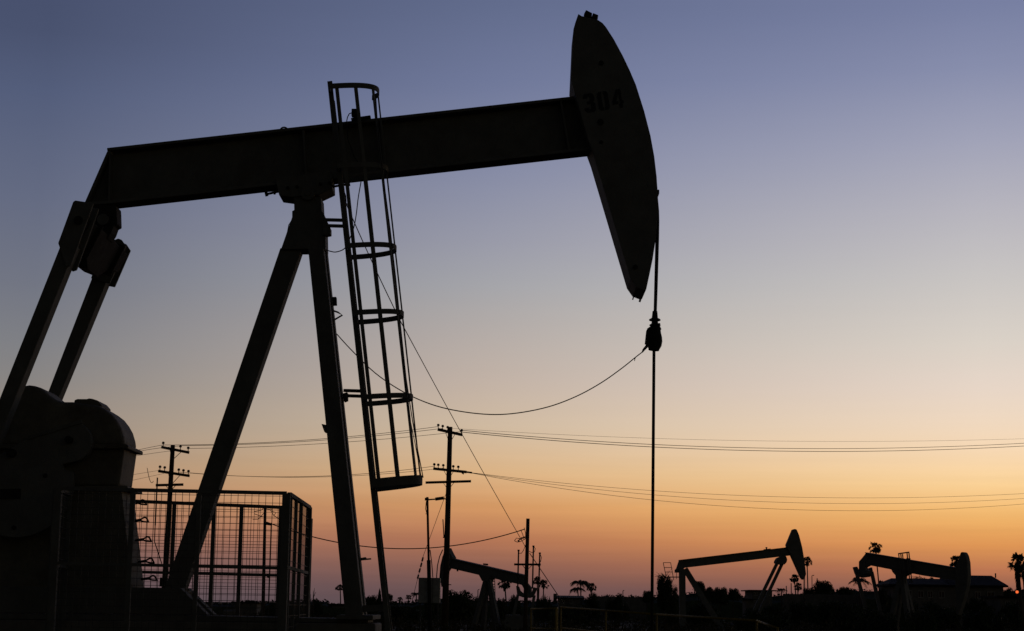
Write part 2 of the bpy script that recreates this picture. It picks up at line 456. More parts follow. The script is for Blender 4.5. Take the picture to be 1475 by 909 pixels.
# samson post
def post_part():
    b = MB()
    pr(b, [(424.5, 286), (463.5, 286), (464.5, 306), (469, 313), (470, 361), (446, 361), (434, 361), (406, 361), (422, 315), (422, 306), (425, 305)], -0.21, 0.21, -0.1)
    pc = b.build('post_cap', 'steel', pump, 0.01)
    k = MB(); pr(k, [(465, 318), (471, 318), (476, 328.5), (476, 337), (469, 338.5), (465, 338)], -0.28, -0.1, -0.28); k.build('cap_bracket', 'steel', pc, 0.006)
    k = MB()
    k.tube([P.pt(x, y, -0.2) for x, y in ((420, 318), (416, 324), (414, 334), (418, 330), (420, 322))], 0.007, 6); k.build('grease_line', 'cable', pc)
    def leg(tl, tr, br, bl, o0, o1, f0, f1, name='leg'):
        # tapered box: offsets o0..o1 at the top, f0..f1 at the foot
        ring = lambda l, r, a, c, ry: [P.pt(*l, ry, a), P.pt(*r, ry, a), P.pt(*r, ry, c), P.pt(*l, ry, c)]
        m = MB(); m.loft([ring(bl, br, f0, f1, (f0 + f1) / 2), ring(tl, tr, o0, o1, (o0 + o1) / 2)])
        return m.build(name, 'steel', pump, 0.008)
    leg((405.5, 360), (436, 360), (267, 852), (238.5, 852), -0.14, 0.14, -0.14, 0.14)
    n1 = leg((444.8, 359), (467, 359), (524, 888), (498.5, 888), -0.25, -0.03, -0.62, -0.38)
    n2 = leg((449, 359), (471, 359), (528.5, 889), (503, 889), 0.03, 0.25, 0.38, 0.62)
    # fittings along the front legs
    m = MB(); m.bar(P.pt(476, 434.5, 0.2), P.pt(485, 434, 0.2), 0.1, 0.12); m.build('junction_box', 'dark', n2, 0.006)
    m = MB(); m.tube([P.pt(*q, 0.2) for q in ((480, 447.5), (487, 450), (493, 454), (482, 460.5))], 0.014, 6); m.build('cable_hook', 'dark', n2)
    m = MB(); pr(m, [(464, 611.5), (473, 613.5), (474, 624), (468, 623)], -0.4, -0.2, -0.3); m.build('step_bracket', 'steel', n1, 0.004)
    m = MB(); pr(m, [(518, 804), (527, 802.5), (528, 804.5), (534.5, 804), (534.5, 806), (519, 807.5)], 0.42, 0.5, 0.46); m.build('lug_plate', 'steel', n2, 0.004)
    m = MB(); pr(m, [(494, 568), (501, 566), (501, 577), (496, 579)], 0.1, 0.3, 0.2); m.build('cable_clip', 'dark', n2, 0.004)
    # foot plates and horizontal tie between the two front legs
    m = MB(); m.box((P.pt(513, 889, -0.5).x, YB, P.pt(513, 889, -0.5).z + 0.0), 0.5, 1.5, 0.06); m.build('foot_plate', 'steel', pump, 0.006)
post_part()

# ladder with safety cage
YL = -0.69          # ladder centre plane, on the near side of the beam
def ladder_part():
    root = None
    def axis(t, off):   # rail line read from the photograph, t = pixel row
        x = lerp(479, 557.5, (t - 122) / (870 - 122))
        return P.pt(x, t, off)
    rails = []
    lad = MB()
    foot = P.pt(559, 884, YL)
    for o in (-0.2, 0.2):
        top = P.pt(477, 123 if o < 0 else 140, YL, 0)
        bot = P.pt(558.5, 890, YL, 0)
        d = bot - top; bot = top + d * ((top.z - 0.02) / (top.z - bot.z))
        top.y = YB + YL + o; bot.y = YB + YL + o
        lad.bar(bot, top, 0.07, 0.035, up=(0, 1, 0))
        rails.append((bot, top))
    lo = lad.build('ladder', 'steel', pump, 0.004)
    n = 27
    for i in range(1, n):
        f = i / n; rg = MB()
        a, c = rails[0][0].lerp(rails[0][1], f), rails[1][0].lerp(rails[1][1], f)
        c.z = a.z; rg.tube([a, c], 0.012, 8); rg.build('rung', 'steel', lo)
    T = rails[0][1].copy(); Bt = rails[0][0].copy(); T.y = Bt.y = 0
    def on(py):         # point of the ladder axis at a pixel row
        q = P.pt(lerp(477, 558.5, (py - 122) / (890 - 122)), py, YL, 0)
        f = (q.z - Bt.z) / (T.z - Bt.z)
        r = Bt.lerp(T, f); r.y = YB + YL
        return r
    W, D = 0.42, 0.67
    def hoop(py, hgt, part=1.0, slope=0.085):
        c = on(py)
        pts = []
        nseg = 28
        for i in range(int(nseg * part) + 1):
            a = -PI / 2 + PI * i / nseg
            # superellipse so the sides run straight before they turn
            ca, sa = math.cos(a), math.sin(a)
            x = D * (abs(ca) ** 0.75); y = W * (abs(sa) ** 0.8) * (1 if sa > 0 else -1)
            pts.append(Vector((c.x - 0.0 + x, c.y + y, c.z + slope * x)))
        pts.insert(0, Vector((c.x, c.y - W, c.z)))
        if part == 1.0: pts.append(Vector((c.x, c.y + W, c.z)))
        rings = []
        for i, p in enumerate(pts):
            t = (pts[min(i + 1, len(pts) - 1)] - pts[max(i - 1, 0)]).normalized()
            nn = Vector((t.y, -t.x, 0)).normalized()
            rings.append([p - nn * 0.008 - Vector((0, 0, hgt / 2)), p + nn * 0.008 - Vector((0, 0, hgt / 2)), p + nn * 0.008 + Vector((0, 0, hgt / 2)), p - nn * 0.008 + Vector((0, 0, hgt / 2))])
        h = MB(); h.loft(rings)
        # straps from the hoop ends to the rails
        for s in ((-1, 1) if part == 1.0 else (-1,)):
            h.bar(Vector((c.x, c.y + s * W, c.z)), Vector((c.x, c.y + s * 0.2, c.z)), 0.016, hgt)
        return h.build('cage_hoop', 'steel', lo)
    hoop(136.5, 0.075, 0.74)
    for py in (249, 362.5, 457.5, 577): hoop(py, 0.072)
    hoop(699.5, 0.125, 1.0, 0.125)
    def strap(a, top, bot):
        m = MB()
        c0, c1 = on(top), on(bot)
        ca, sa = math.cos(R(a)), math.sin(R(a))
        off = Vector((D * abs(ca) ** 0.75 - 0.012, (W - 0.012) * abs(sa) ** 0.8 * (1 if sa > 0 else -1), 0))
        m.bar(c1 + off + Vector((0, 0, 0.085 * off.x)), c0 + off + Vector((0, 0, 0.085 * off.x)), 0.052, 0.018, up=(ca, sa, 0) if abs(ca) > .3 else (0, 1, 0))
        m.build('cage_bar', 'steel', lo, 0.002)
    for a in (-84.5, -62, -27): strap(a, 136, 699)
    for a in (8,): strap(a, 136.5, 699)
    for a in (67, 87.5): strap(a, 249, 699)
    # standoffs to the post
    for py, x0 in ((317, 468), (325.5, 470), (563, 496), (570.5, 498)):
        m = MB()
        q = on(py)
        for s in (-0.2,):
            r0 = P.pt(x0, py - (0.8 if py > 500 else 1.0), -0.25)
            e_ = P.pt(lerp(477, 558.5, (py - 122) / 768), py + .4, YL + 0.2)
            m.bar(Vector((r0.x, YB - 0.22, r0.z)), e_, 0.045, 0.045)
        m.build('ladder_bracket', 'steel', lo)
    m = MB(); m.bar(P.pt(522, 877, -0.5), P.pt(558, 875, -0.5, -0.5), 0.06, 0.09); m.build('ladder_bracket', 'steel', lo)
    # sensor at the top of the cage and its leads
    m = MB(); m.box(P.pt(511.5, 163, -0.3), 0.10, 0.1, 0.11); m.bar(P.pt(512, 168, -0.3), P.pt(512, 173, -0.3), 0.04, 0.04)
    m.bar(P.pt(506, 172.5, -0.3), P.pt(534, 168.5, -0.3), 0.08, 0.035)
    sb = m.build('sensor_box', 'dark', pump, 0.006)
    m = MB(); m.tube([P.pt(x, y, -0.3) for x, y in ((508, 162), (503, 164), (500.5, 169), (499.5, 174), (501, 200), (510, 225), (518, 238))], 0.008, 6); m.build('sensor_lead', 'cable', sb)
    m = MB()
    m.tube([P.pt(x, y, -1.03) for x, y in ((541, 135), (543, 168), (547, 215), (553, 262), (562, 330), (570, 400), (577, 470), (585, 545), (594, 605), (601, 645), (609.5, 688))], 0.008, 6)
    m.tube([P.pt(x, y, -1.03) for x, y in ((577, 470), (583, 545), (590, 600), (598, 640), (607, 688))], 0.006, 6)
    m.build('conduit_lead', 'cable', lo)
    m = MB(); m.tube(smooth([P.pt(x, y, -0.42) for x, y in ((520, 262), (516, 285), (513, 310), (509, 330), (501, 350), (495, 359), (484, 363), (476, 362), (470, 360))]), 0.008, 6)
    m.build('hanging_lead', 'cable', lo)
    m = MB(); m.tube([P.pt(x, y, -0.62) for x, y in ((493.5, 272), (496, 282), (497.5, 291), (497, 296))], [0.015, 0.03, 0.02, 0.01], 6)
    m.tube([P.pt(x, y, -0.62) for x, y in ((497, 291), (500, 294), (504, 298))], 0.007, 5)
    m.build('tape_wrap', 'cable', lo)
    return on
ladder_on = ladder_part()

# equalizer and pitman arms
def equalizer_part():
    b = MB()
    # tail bearing between beam and equalizer
    pr(b, [(128, 296), (171, 300), (171.5, 308), (172, 326), (167.5, 328), (164, 338), (158, 347), (140, 345), (130, 330)], -0.17, 0.17, 0)
    tb = b.build('tail_bearing', 'dark', pump, 0.012)
    c = P.pt(149, 317, -0.17)
    k = MB(); k.tube([c + Vector((0, 0.01, 0)), c + Vector((0, -0.05, 0))], 0.085, 20); k.build('bearing_cap', 'steel', tb, 0.005)
    # cross beam lying along y
    cpt = P.pt(140, 352, 0)
    ax = Vector((0.36, 0, 0.93)).normalized(); bx = Vector((0.93, 0, -0.36)).normalized()
    rings = []
    for y, top, bot, hw in ((-HW + 0.03, 0.16, -0.16, 0.13), (-0.75, 0.17, -0.22, 0.13), (-0.3, 0.17, -0.42, 0.14), (0.3, 0.17, -0.42, 0.14), (0.75, 0.17, -0.22, 0.13), (HW - 0.03, 0.16, -0.16, 0.13)):
        o = cpt + Vector((0, y, 0))
        rings.append([o + ax * bot - bx * hw * 0.8, o + ax * bot + bx * hw * 0.8, o + ax * top + bx * hw, o + ax * top - bx * hw])
    b = MB(); b.loft(rings); eq = b.build('equalizer', 'dark', pump, 0.012)
    for y in (-0.72, 0.72):
        k = MB(); o = cpt + Vector((0, y - 0.012, 0))
        k.prism([o + ax * -0.3 - bx * 0.17, o + ax * -0.3 + bx * 0.17, o + ax * 0.2 + bx * 0.19, o + ax * 0.2 - bx * 0.19], (0, 0.025, 0)); k.build('gusset', 'dark', eq, 0.003)
    # pitman arms; near one read at the near plane, far one at the far plane
    for o, clev, arm in ((-HW, [(110, 295), (113, 293), (139, 297), (106.5, 386), (100, 388), (88.5, 354)], [(92, 352), (113, 356), (-42, 744), (-63.5, 744)]),
                         (HW, [(161, 347), (166, 345.5), (169, 349), (174, 347), (179, 349), (185, 358), (162, 411), (152, 409), (135, 404), (146, 372)], [(136.5, 399), (158.5, 402), (7, 770), (-6, 770)])):
        m = MB(); pr(m, arm, o - 0.13, o + 0.13, o); pa = m.build('pitman_arm', 'steel', pump, 0.012)
        m = MB(); pr(m, clev, o - 0.19, o - 0.14, o); pr(m, clev, o + 0.14, o + 0.19, o); m.build('clevis_plate', 'steel', pa, 0.008)
        m = MB()
        for q in clev[:2]: pass
        cc = P.pt(118 if o < 0 else 162, 322 if o < 0 else 372, o)
        m.tube([cc + Vector((0, -0.23, 0)), cc + Vector((0, 0.23, 0))], 0.06, 14); m.build('pivot_pin', 'dark', pa)
equalizer_part()

# gear box, crank, counterweight, pedestal, skid
def gear_part():
    b = MB()
    out = [(2, 603), (28, 577), (34, 564), (41, 560), (50, 558.5), (58, 559.5), (66, 562), (72, 566), (80, 573), (93, 582.5), (112, 582.5), (150, 588), (160, 594), (169, 601), (176, 610), (181.5, 620), (185, 632), (187, 646), (-60, 646), (-60, 625)]
    G = 0.46
    pr(b, out, -G, G, -0.1)
    gb = b.build('gear_box', 'tan', pump, 0.09, seg=4)
    k = MB(); pr(k, [(-62, 647), (187, 647), (186, 652), (182, 680), (179, 702), (-60, 702)], -G + .02, G - .02, -0.1); k.build('gear_box_sump', 'tan', gb, 0.05, seg=3)
    k = MB(); pr(k, [(-60, 643.5), (190.5, 643.5), (193.5, 646), (193, 650), (-60, 650)], -G - 0.06, G + 0.06, -0.1); k.build('flange', 'tan', gb, 0.01)
    for i in range(9):
        q = P.pt(-2 + i * 22, 646.8, -G - 0.06); kk = MB(); kk.tube([q + Vector((0, .01, 0)), q + Vector((0, -.03, 0))], .022, 6); kk.build('flange_bolt', 'dark', gb)
    k = MB(); pr(k, [(111, 584), (112, 578.5), (116, 577), (130, 577), (132, 576), (137, 576.5), (145, 579), (151, 586), (150, 592)], -0.3, 0.3, -0.1); k.build('inspection_cover', 'tan', gb, 0.012)
    k = MB(); k.tube([P.pt(x, y, 0.3) for x, y in ((185, 703), (185.5, 694), (187, 684), (189, 671))], [0.035, 0.03, 0.018, 0.018], 8); k.tube([P.pt(189, 671.5, 0.3), P.pt(189.2, 669.8, 0.3)], 0.026, 8); k.build('vent_pipe', 'dark', gb)
    # pedestal
    k = MB(); pr(k, [(-90, 703), (176, 703), (178, 712), (193.5, 851), (-110, 848)], -0.41, 0.41, -0.3)
    pd = k.build('pedestal', 'tan', pump, 0.01)
    k = MB(); pr(k, [(-90, 702), (192, 702.5), (193, 708), (-90, 707.5)], -0.5, 0.5, -0.1); k.build('top_plate', 'tan', pd, 0.006)
    for (x, y) in ((196, 724), (199, 749), (203, 777), (207, 808), (211, 833)):
        k = MB()
        for o in (-0.12, 0.12): pass
        q = [(x - 8, y + 1, -0.12), (x + 4, y - 1, -0.12), (x + 9, y - 4, -0.12), (x + 12, y - 3, 0.0), (x + 15, y + 3, 0.12), (x + 8, y + 2.5, 0.12), (x + 3, y + 1, 0.14), (x - 8, y + 2, 0.14)]
        k.tube([P.pt(*v) for v in q], 0.013, 6); k.build('step_rung', 'dark', pd)
    # crank and counterweight on the near side
    c0 = -G - 0.24
    k = MB()
    pr(k, [(-85, 785), (-110, 770), (-112, 735), (-95, 712), (0, 655), (40, 631), (105, 608)] + arc((103, 636), 29, 75, -75, 10) + [(60, 676), (0, 686), (-45, 760), (-60, 780)], c0, c0 + 0.16, c0)
    ck = k.build('crank_arm', 'head', pump, 0.012)
    k = MB(); pr(k, arc((22, 690), 84, -8, -172, 24) + [(-61, 702), (-56, 690), (88, 668), (92, 676), (105, 680)], c0 - 0.10, c0 - 0.004, c0 - 0.1); k.build('counterweight', 'head', ck, 0.02)
    for (x, y, r) in ((15, 712, .1), (15, 652, .06), (20, 760, .03), (98, 633, .05), (65, 685, .03)):
        k = MB(); q = P.pt(x, y, c0 - 0.11)
        if (x, y) == (15, 712):
            k.bar(q + Vector((-0.14, 0, 0)), q + Vector((0.14, 0, 0.01)), 0.02, 0.14)
        else: k.tube([q + Vector((0, 0.12 if x in (15, 98) else 0.02, 0)), q + Vector((0, -0.012, 0))], r, 16)
        k.build('bolt', 'dark', ck)
    for i in range(22):
        k = MB(); q = P.pt(lerp(2, 90, i / 21), lerp(685.5, 671, i / 21), c0 - 0.02); k.tube([q, q + Vector((0, -0.02, 0))], 0.012, 6); k.build('rack_tooth', 'dark', ck)
    k = MB(); k.bar(P.pt(40, 631, c0 - .012), P.pt(118, 607, c0 - .012), 0.022, 0.05); k.build('stiffening_rib', 'steel', ck, 0.004)
    # skid
    k = MB(); pr(k, [(-150, 843), (260, 847), (299, 886), (-150, 880)], -0.42, -0.16, -0.42); s1 = k.build('skid_beam', 'steel', pump, 0.008)
    k = MB(); pr(k, [(-150, 843), (260, 847), (299, 886), (-150, 880)], 0.16, 0.42, -0.42); k.build('skid_beam', 'steel', pump, 0.008)
    for x in (-100, 0, 100, 200, 255):
        k = MB(); q = P.pt(x, 866, -0.42, -0.158); k.prism([q + Vector((0, 0, -0.16)), q + Vector((0.1, 0, -0.16)), q + Vector((0.1, 0, 0.15)), q + Vector((0, 0, 0.15))], (0, 0.316, 0)); k.build('skid_crossbar', 'steel', pump)
    k = MB(); pr(k, [(-150, 881.5), (299, 887), (530, 892), (530, 897), (299, 895), (-150, 890)], -0.5, 0.5, -0.5); k.build('base_plate', 'steel', pump, 0.006)
gear_part()
def plinth():
    a, c = P.pt(-190, 890, -0.6), P.pt(541, 898, -0.6)
    b = MB()
    zt = P.pt(-150, 890.5, -0.5).z
    z2 = P.pt(530, 897.5, -0.5).z
    b.prism([Vector((a.x, YB - 0.62, 0)), Vector((c.x, YB - 0.62, 0)), Vector((c.x, YB - 0.62, z2 - 0.004)), Vector((a.x, YB - 0.62, zt - 0.004))], (0, 1.24, 0))
    o = b.build('concrete_base', 'concrete', None, 0.02, loc=(P.pt(200, 890, 0).x, YB, 0))
    tag(o, 'long concrete block under the skid of the big pump jack 304', 'concrete base')
plinth()

# bridle, carrier bar, polished rod: they hang from the head
def bridle():
    top = P.pt(947.5, 281, -HD, 0)
    loc = P.pt(942, 505, 0)
    t = thing('bridle_hanger', loc, 'wire bridle and clamp block hanging in front of the big horse head, holding the rod', 'hanger')
    front = [(873, 39), (884, 56), (897, 80), (907, 101), (916, 122), (928, 160), (937, 195), (942.5, 225), (946, 255), (947.6, 280)]
    for o in (-0.1, 0.1):
        k = MB()
        pts = [P.pt(x + 0.8, y, -HD, o) for x, y in front] + [P.pt(947, 320, -0.0, o), P.pt(945.2, 400, 0, o * 0.8), P.pt(943.6, 455, 0, o * 0.5)]
        k.tube(smooth(pts, 3), 0.02, 8); k.build('bridle_cable', 'cable', t)
    for y0, y1, x in ((276, 282, 945.7), (337, 345, 945.4)):
        k = MB(); q = P.pt(x, y0, -.1); k.bar(q, P.pt(x, y1, -.1), .26, .06, up=(1, 0, 0)); k.build('cable_clip', 'dark', t, .005)
    k = MB()
    prof = [(943.4, 448, .035), (943.3, 455, .042), (943.2, 458, .045), (943.2, 460, .085), (943.2, 462, .085), (943.2, 463, .045), (943.2, 466, .05), (943.3, 468, .085), (943.3, 469.5, .08), (943.2, 471, .055), (942.8, 474, .09), (942.3, 479, .10), (942.3, 486, .115), (942.4, 492, .118), (942.4, 498, .105), (941.8, 503, .08), (941.6, 505, .078)]
    k.tube([P.pt(x, y, 0) for x, y, r in prof], [r for *_, r in prof], 12); k.build('carrier_clamp', 'dark', t, 0.01)
    k = MB(); k.bar(P.pt(934, 476, 0), P.pt(931.8, 496, 0), 0.06, 0.1); k.bar(P.pt(934, 477, 0), P.pt(941, 472, 0), 0.05, 0.08); k.bar(P.pt(947, 474, 0), P.pt(951.5, 472, 0), 0.05, 0.06)
    k.bar(P.pt(937, 460.5, 0), P.pt(943, 461, 0), 0.06, 0.04); k.bar(P.pt(943, 468, 0), P.pt(951, 467.6, 0), 0.06, 0.04); k.build('load_cell', 'dark', t, 0.006)
    k = MB(); k.tube([P.pt(*q, 0) for q in ((933, 494), (931.5, 499), (927, 504), (925, 507.5))], [0.02, 0.025, 0.02, 0.012], 6); k.build('cable_gland', 'cable', t)
    r = MB(); a = P.pt(942, 504, 0); z0 = P.pt(939.3, 856, 0)
    bot = a + (z0 - a) * ((a.z - 0.2) / (a.z - z0.z))
    r.tube([a, bot], 0.023, 10)
    o = r.build('polished_rod', 'dark', None, loc=bot)
    tag(o, 'thin straight steel rod hanging down to the well below the big horse head', 'rod')
    wh = thing('wellhead', (bot.x, bot.y, 0), 'dark wellhead where the long thin rod enters the ground', 'wellhead') if False else None
    k = MB()
    pts = [P.pt(485, 481, -0.1), ]
    px = [(485, 481), (505, 503), (540, 537), (580, 564), (620, 582), (660, 592), (705, 597), (745, 595), (790, 586), (830, 571), (865, 552), (895, 531), (915, 515), (926, 506.5)]
    k.tube(smooth([P.pt(x, y, -0.1) for x, y in px]), 0.0085, 6)
    k.tube([P.pt(*q, -0.1) for q in ((915.5, 514.5), (914.5, 517), (914, 520))], 0.006, 5)
    tag(k.build('sagging_cable', 'cable', None, loc=P.pt(705, 597, -0.1)), 'thin cable sagging from the big pump jack post to the clamp on the rod', 'cable')
bridle()

# ------------------------------------------------------------------ mesh guard around the gear box
def guard():
    YN, YF = 22.6, 26.7
    def vert(px, Y, top, z0=0.0):
        t = at(px, top, Y); return Vector((t.x, Y, z0)), Vector((t.x, Y, t.z))
    loc = at(250, 900, YN); loc.z = 0
    t = thing('guard_fence', loc, 'tall welded mesh guard of framed panels around the gear box of the big pump jack', 'fence')
    def panel(pts_top, zb, post_fs, rail_zs, w, wire=0.006, sp=0.088, lean=0.0):
        """panel between two upright ends; pts_top = the two top corners"""
        a, c = pts_top
        d = Vector((c.x - a.x, c.y - a.y, 0)); Ln = d.length; u = d.normalized()
        ht = lambda f: lerp(a.z, c.z, f)
        o = Vector((a.x, a.y, 0))
        pf = MB()
        pf.bar(a, c, w, w)
        for z in rail_zs:
            z0, z1 = (z if isinstance(z, tuple) else (z, z))
            pf.bar(o + Vector((0, 0, z0)), o + d + Vector((0, 0, z1)), w * 0.85, w * 0.85)
        pan = pf.build('panel_frame', 'steel', t)
        for f, ww in post_fs:
            pp = MB(); q = o + d * f
            pp.bar(q + Vector((0, 0, zb)), q + Vector((0, 0, ht(f) - 0.001)), ww, ww * 0.9); pp.build('upright', 'steel', pan)
        m = MB()
        nx = int(Ln / sp)
        nrm = Vector((-u.y, u.x, 0)) * 0.012
        for i in range(1, nx):
            f = i / nx; q = o + d * f + nrm
            m.bar(q + Vector((0, 0, zb)), q + Vector((0, 0, ht(f))), wire, wire)
        k = 0; z = zb + 0.03
        while z < max(a.z, c.z):
            f0, f1 = 0, 1
            if z < min(a.z, c.z): m.bar(o + Vector((0, 0, z)) - nrm * .5, o + d + Vector((0, 0, z)) - nrm * .5, wire, wire)
            z += sp
        m.build('wire_mesh', 'galv', pan)
    an, cn = at(83, 703.5, YN), at(413, 710.5, YN)
    zmid = at(250, 815, YN).z
    panel((an, cn), 0.1, ((0.004, .09), (0.3305, .06), (0.62, .0501), (1.0, .1)), ((at(83, 811, YN).z, at(411, 818.5, YN).z),), 0.045)
    af, cf = at(120, 719, YF), at(409, 731, YF)
    panel((af, cf), 0.1, tuple((f, .055) for f in (0.02, 0.245, 0.455, 0.653, 0.79, 0.985)), ((at(120, 822, YF).z, at(409, 829, YF).z),), 0.05)
    # right-hand side
    a, c = at(417, 712, YN + 0.05), at(446, 731, YF)
    panel((a, c), 0.1, ((0.06, .04), (0.3, .04), (0.55, .05), (0.98, .08)), (zmid,), 0.05, sp=0.14)
    # left-hand side, behind the pump
    a, c = at(80, 703.5, YN + 0.1), at(118, 719, YF)
    panel((a, c), 0.1, ((0.02, .07), (0.5, .05), (0.98, .07)), (zmid,), 0.05, sp=0.14)
    b = MB(); q = at(447, 747, 27.4); b.bar(Vector((q.x, 27.4, 0)), q, 0.07, 0.07)
    o = b.build('fence_post', 'steel', None, loc=(q.x, 27.4, 0))
    tag(o, 'single square steel post standing just right of the mesh guard', 'post')
guard()

# ------------------------------------------------------------------ utility poles
def crossarm(root, a, c, sz, ins, name='crossarm', brace=None, iy=0.2):
    m = MB(); m.bar(a, c, sz, sz * 1.2)
    ca = m.build(name, 'wood', root)
    for f in ins:
        k = MB(); p = a.lerp(c, f) + Vector((0, 0, sz * 0.6))
        k.tube([p, p + Vector((0, 0, 0.12)), p + Vector((0, 0, 0.13)), p + Vector((0, 0, 0.2)), p + Vector((0, 0, 0.26))], [0.025, 0.025, 0.075, 0.085, 0.05], 8)
        k.build('insulator', 'porcelain', ca)
    if brace:
        for s in (brace[0], brace[1]):
            k = MB(); k.bar(a.lerp(c, s), brace[2], 0.04, 0.03); k.build('brace', 'galv', ca)
    return ca
def shaft(root, top, botx, boty, Y, r0, r1, name='pole_shaft'):
    t = at(*top, Y); q = at(botx, boty, Y)
    d = (q - t); b = t + d * (t.z / (t.z - q.z))
    m = MB(); m.tube([b, b.lerp(t, 0.35), b.lerp(t, 0.7), t], [r1, lerp(r1, r0, .4), lerp(r1, r0, .75), r0], 12)
    m.build(name, 'wood', root); return b, t
UG = 'wooden utility poles in the oil field'
# pole B, tall with three arms
YPB = 108
b0 = at(642, 866, YPB); b0.z = 0
pb = thing('utility_pole', b0, 'tall utility pole with three crossarms just right of the ladder cage', 'utility pole', UG)
shaft(pb, (648.5, 615), 641.5, 866, YPB, 0.14, 0.21)
crossarm(pb, at(630.5, 618.5, YPB - .25), at(666, 626.5, YPB - .05), 0.14, (0.02, 0.2, 0.4, 0.97), brace=(0.3, 0.72, at(647.5, 639, YPB - .2)))
crossarm(pb, at(624, 675, YPB - .25), at(672, 680, YPB - .05), 0.13, (0.03, 0.15, 0.3, 0.6, 0.75), brace=(0.3, 0.62, at(646.3, 690, YPB - .2)))
crossarm(pb, at(613, 695.2, YPB - .2), at(678.5, 693.2, YPB - .2), 0.12, (), brace=(0.38, 0.64, at(645.6, 706, YPB - .2)))
k = MB(); k.bar(at(672, 680, YPB - .1), at(680, 681, YPB - .1), .1, .1); k.bar(at(662, 678, YPB - .1), at(668, 683, YPB - .1), .08, .08); k.build('dead_end_insulator', 'porcelain', pb)
k = MB(); k.bar(at(638, 748, YPB - .3), at(639.5, 775, YPB - .3), .06, .06); k.bar(at(638, 774, YPB - .3), at(644, 774, YPB - .3), .06, .06); k.bar(at(642, 842, YPB - .2), at(650, 842.3, YPB - .2), .05, .05); k.build('conduit', 'dark', pb)
# pole A, behind the guard
YPA = 104
b0 = at(237, 840, YPA); b0.z = 0
pa = thing('utility_pole', b0, 'utility pole with three crossarms seen through the mesh guard left of the slanting leg', 'utility pole', UG)
shaft(pa, (249, 641.5), 237, 845, YPA, 0.13, 0.19)
crossarm(pa, at(232.5, 644, YPA - .2), at(272.5, 652, YPA - .2), 0.13, (0.06, 0.68, 0.96), brace=(0.3, 0.74, at(248, 663, YPA - .2)))
crossarm(pa, at(228, 678.5, YPA - .2), at(273, 685.5, YPA - .2), 0.13, (0.05, 0.2, 0.65, 0.8, 0.96), brace=(0.32, 0.72, at(246, 699, YPA - .2)))
crossarm(pa, at(224.5, 699, YPA - .2), at(264, 698, YPA - .2), 0.12, (), brace=(0.35, 0.75, at(245, 708, YPA - .2)))
k = MB(); k.bar(at(226.8, 688, YPA - .3), at(223.5, 757, YPA - .3), .07, .07); k.tube([at(223.5, 757, YPA - .3), at(222.5, 780, YPA - .3), at(233, 812, YPA - .2)], .03, 6); k.bar(at(236, 832, YPA - .3), at(235, 845, YPA - .3), .4, .25); k.build('conduit', 'dark', pa)
# pole E inside the view through the guard
YPE = 100
b0 = at(379, 880, YPE); b0.z = 0
pe = thing('utility_pole', b0, 'bare utility pole with a small bracket seen through the mesh guard near its right corner', 'utility pole', UG)
shaft(pe, (382, 730), 378.8, 882, YPE, 0.08, 0.11)
k = MB(); k.bar(at(381, 754, YPE - .1), at(391, 755.5, YPE - .1), .08, .14); k.bar(at(390.4, 753, YPE - .1), at(386.5, 868, YPE - .1), .035, .035); k.bar(at(385, 828, YPE - .1), at(387.5, 832, YPE - .1), .1, .14); k.build('riser_conduit', 'dark', pe)
k = MB()
for q in (((381, 731), (376, 735), (366, 737)), ((381, 745), (374, 743), (366, 740)), ((381, 738), (372, 748), (364, 748)), ((382, 733), (389, 734), (394, 742), (402, 748)), ((390, 733), (393, 737), (398, 738), (394, 743))):
    k.tube([at(*p, YPE) for p in q], 0.02, 5)
k.build('loose_wires', 'cable', pe)
# pole D with three risers
YPD = 106
b0 = at(757, 880, YPD); b0.z = 0
pd_ = thing('utility_pole', b0, 'plain utility pole with one low arm and three riser pipes', 'utility pole', UG)
shaft(pd_, (760.5, 747), 757, 880, YPD, 0.105, 0.13)
ca = crossarm(pd_, at(740.5, 813, YPD - .2), at(779, 813.2, YPD - .2), 0.10, (), brace=(0.3, 0.7, at(758.4, 822, YPD - .15)))
for (x0, y0, x1, y1) in ((747, 793, 745.7, 846), (768.4, 787, 767, 848), (777.6, 797, 775.4, 866)):
    k = MB(); k.tube([at(x1, y1, YPD - .28), at(x0, y0, YPD - .28)], 0.045, 8); k.tube([at(x0, y0 + 1, YPD - .28), at(x0, y0 - 1.2, YPD - .28)], 0.065, 8); k.build('riser_pipe', 'galv', pd_)
k = MB()
for q in (((755, 760), (757, 768), (757, 776)), ((750, 763), (753, 770), (755, 778)), ((752, 777), (748, 776), (744, 775), (741, 779)), ((757, 776), (750, 780), (745, 781), (741, 779)), ((757, 785), (754, 793), (751, 797), (748, 797)), ((762, 794), (766, 796), (770, 795), (771, 790), (769, 788)), ((778, 798), (780, 803), (779, 808), (778, 810))):
    k.tube([at(*p, YPD) for p in q], 0.02, 5)
for x, y in ((752, 775), (749, 776.5), (755, 774), (747, 779)): k.tube([at(x, y + 1.2, YPD), at(x, y - 1.2, YPD)], 0.06, 8)
k.build('loose_wires', 'cable', pd_)
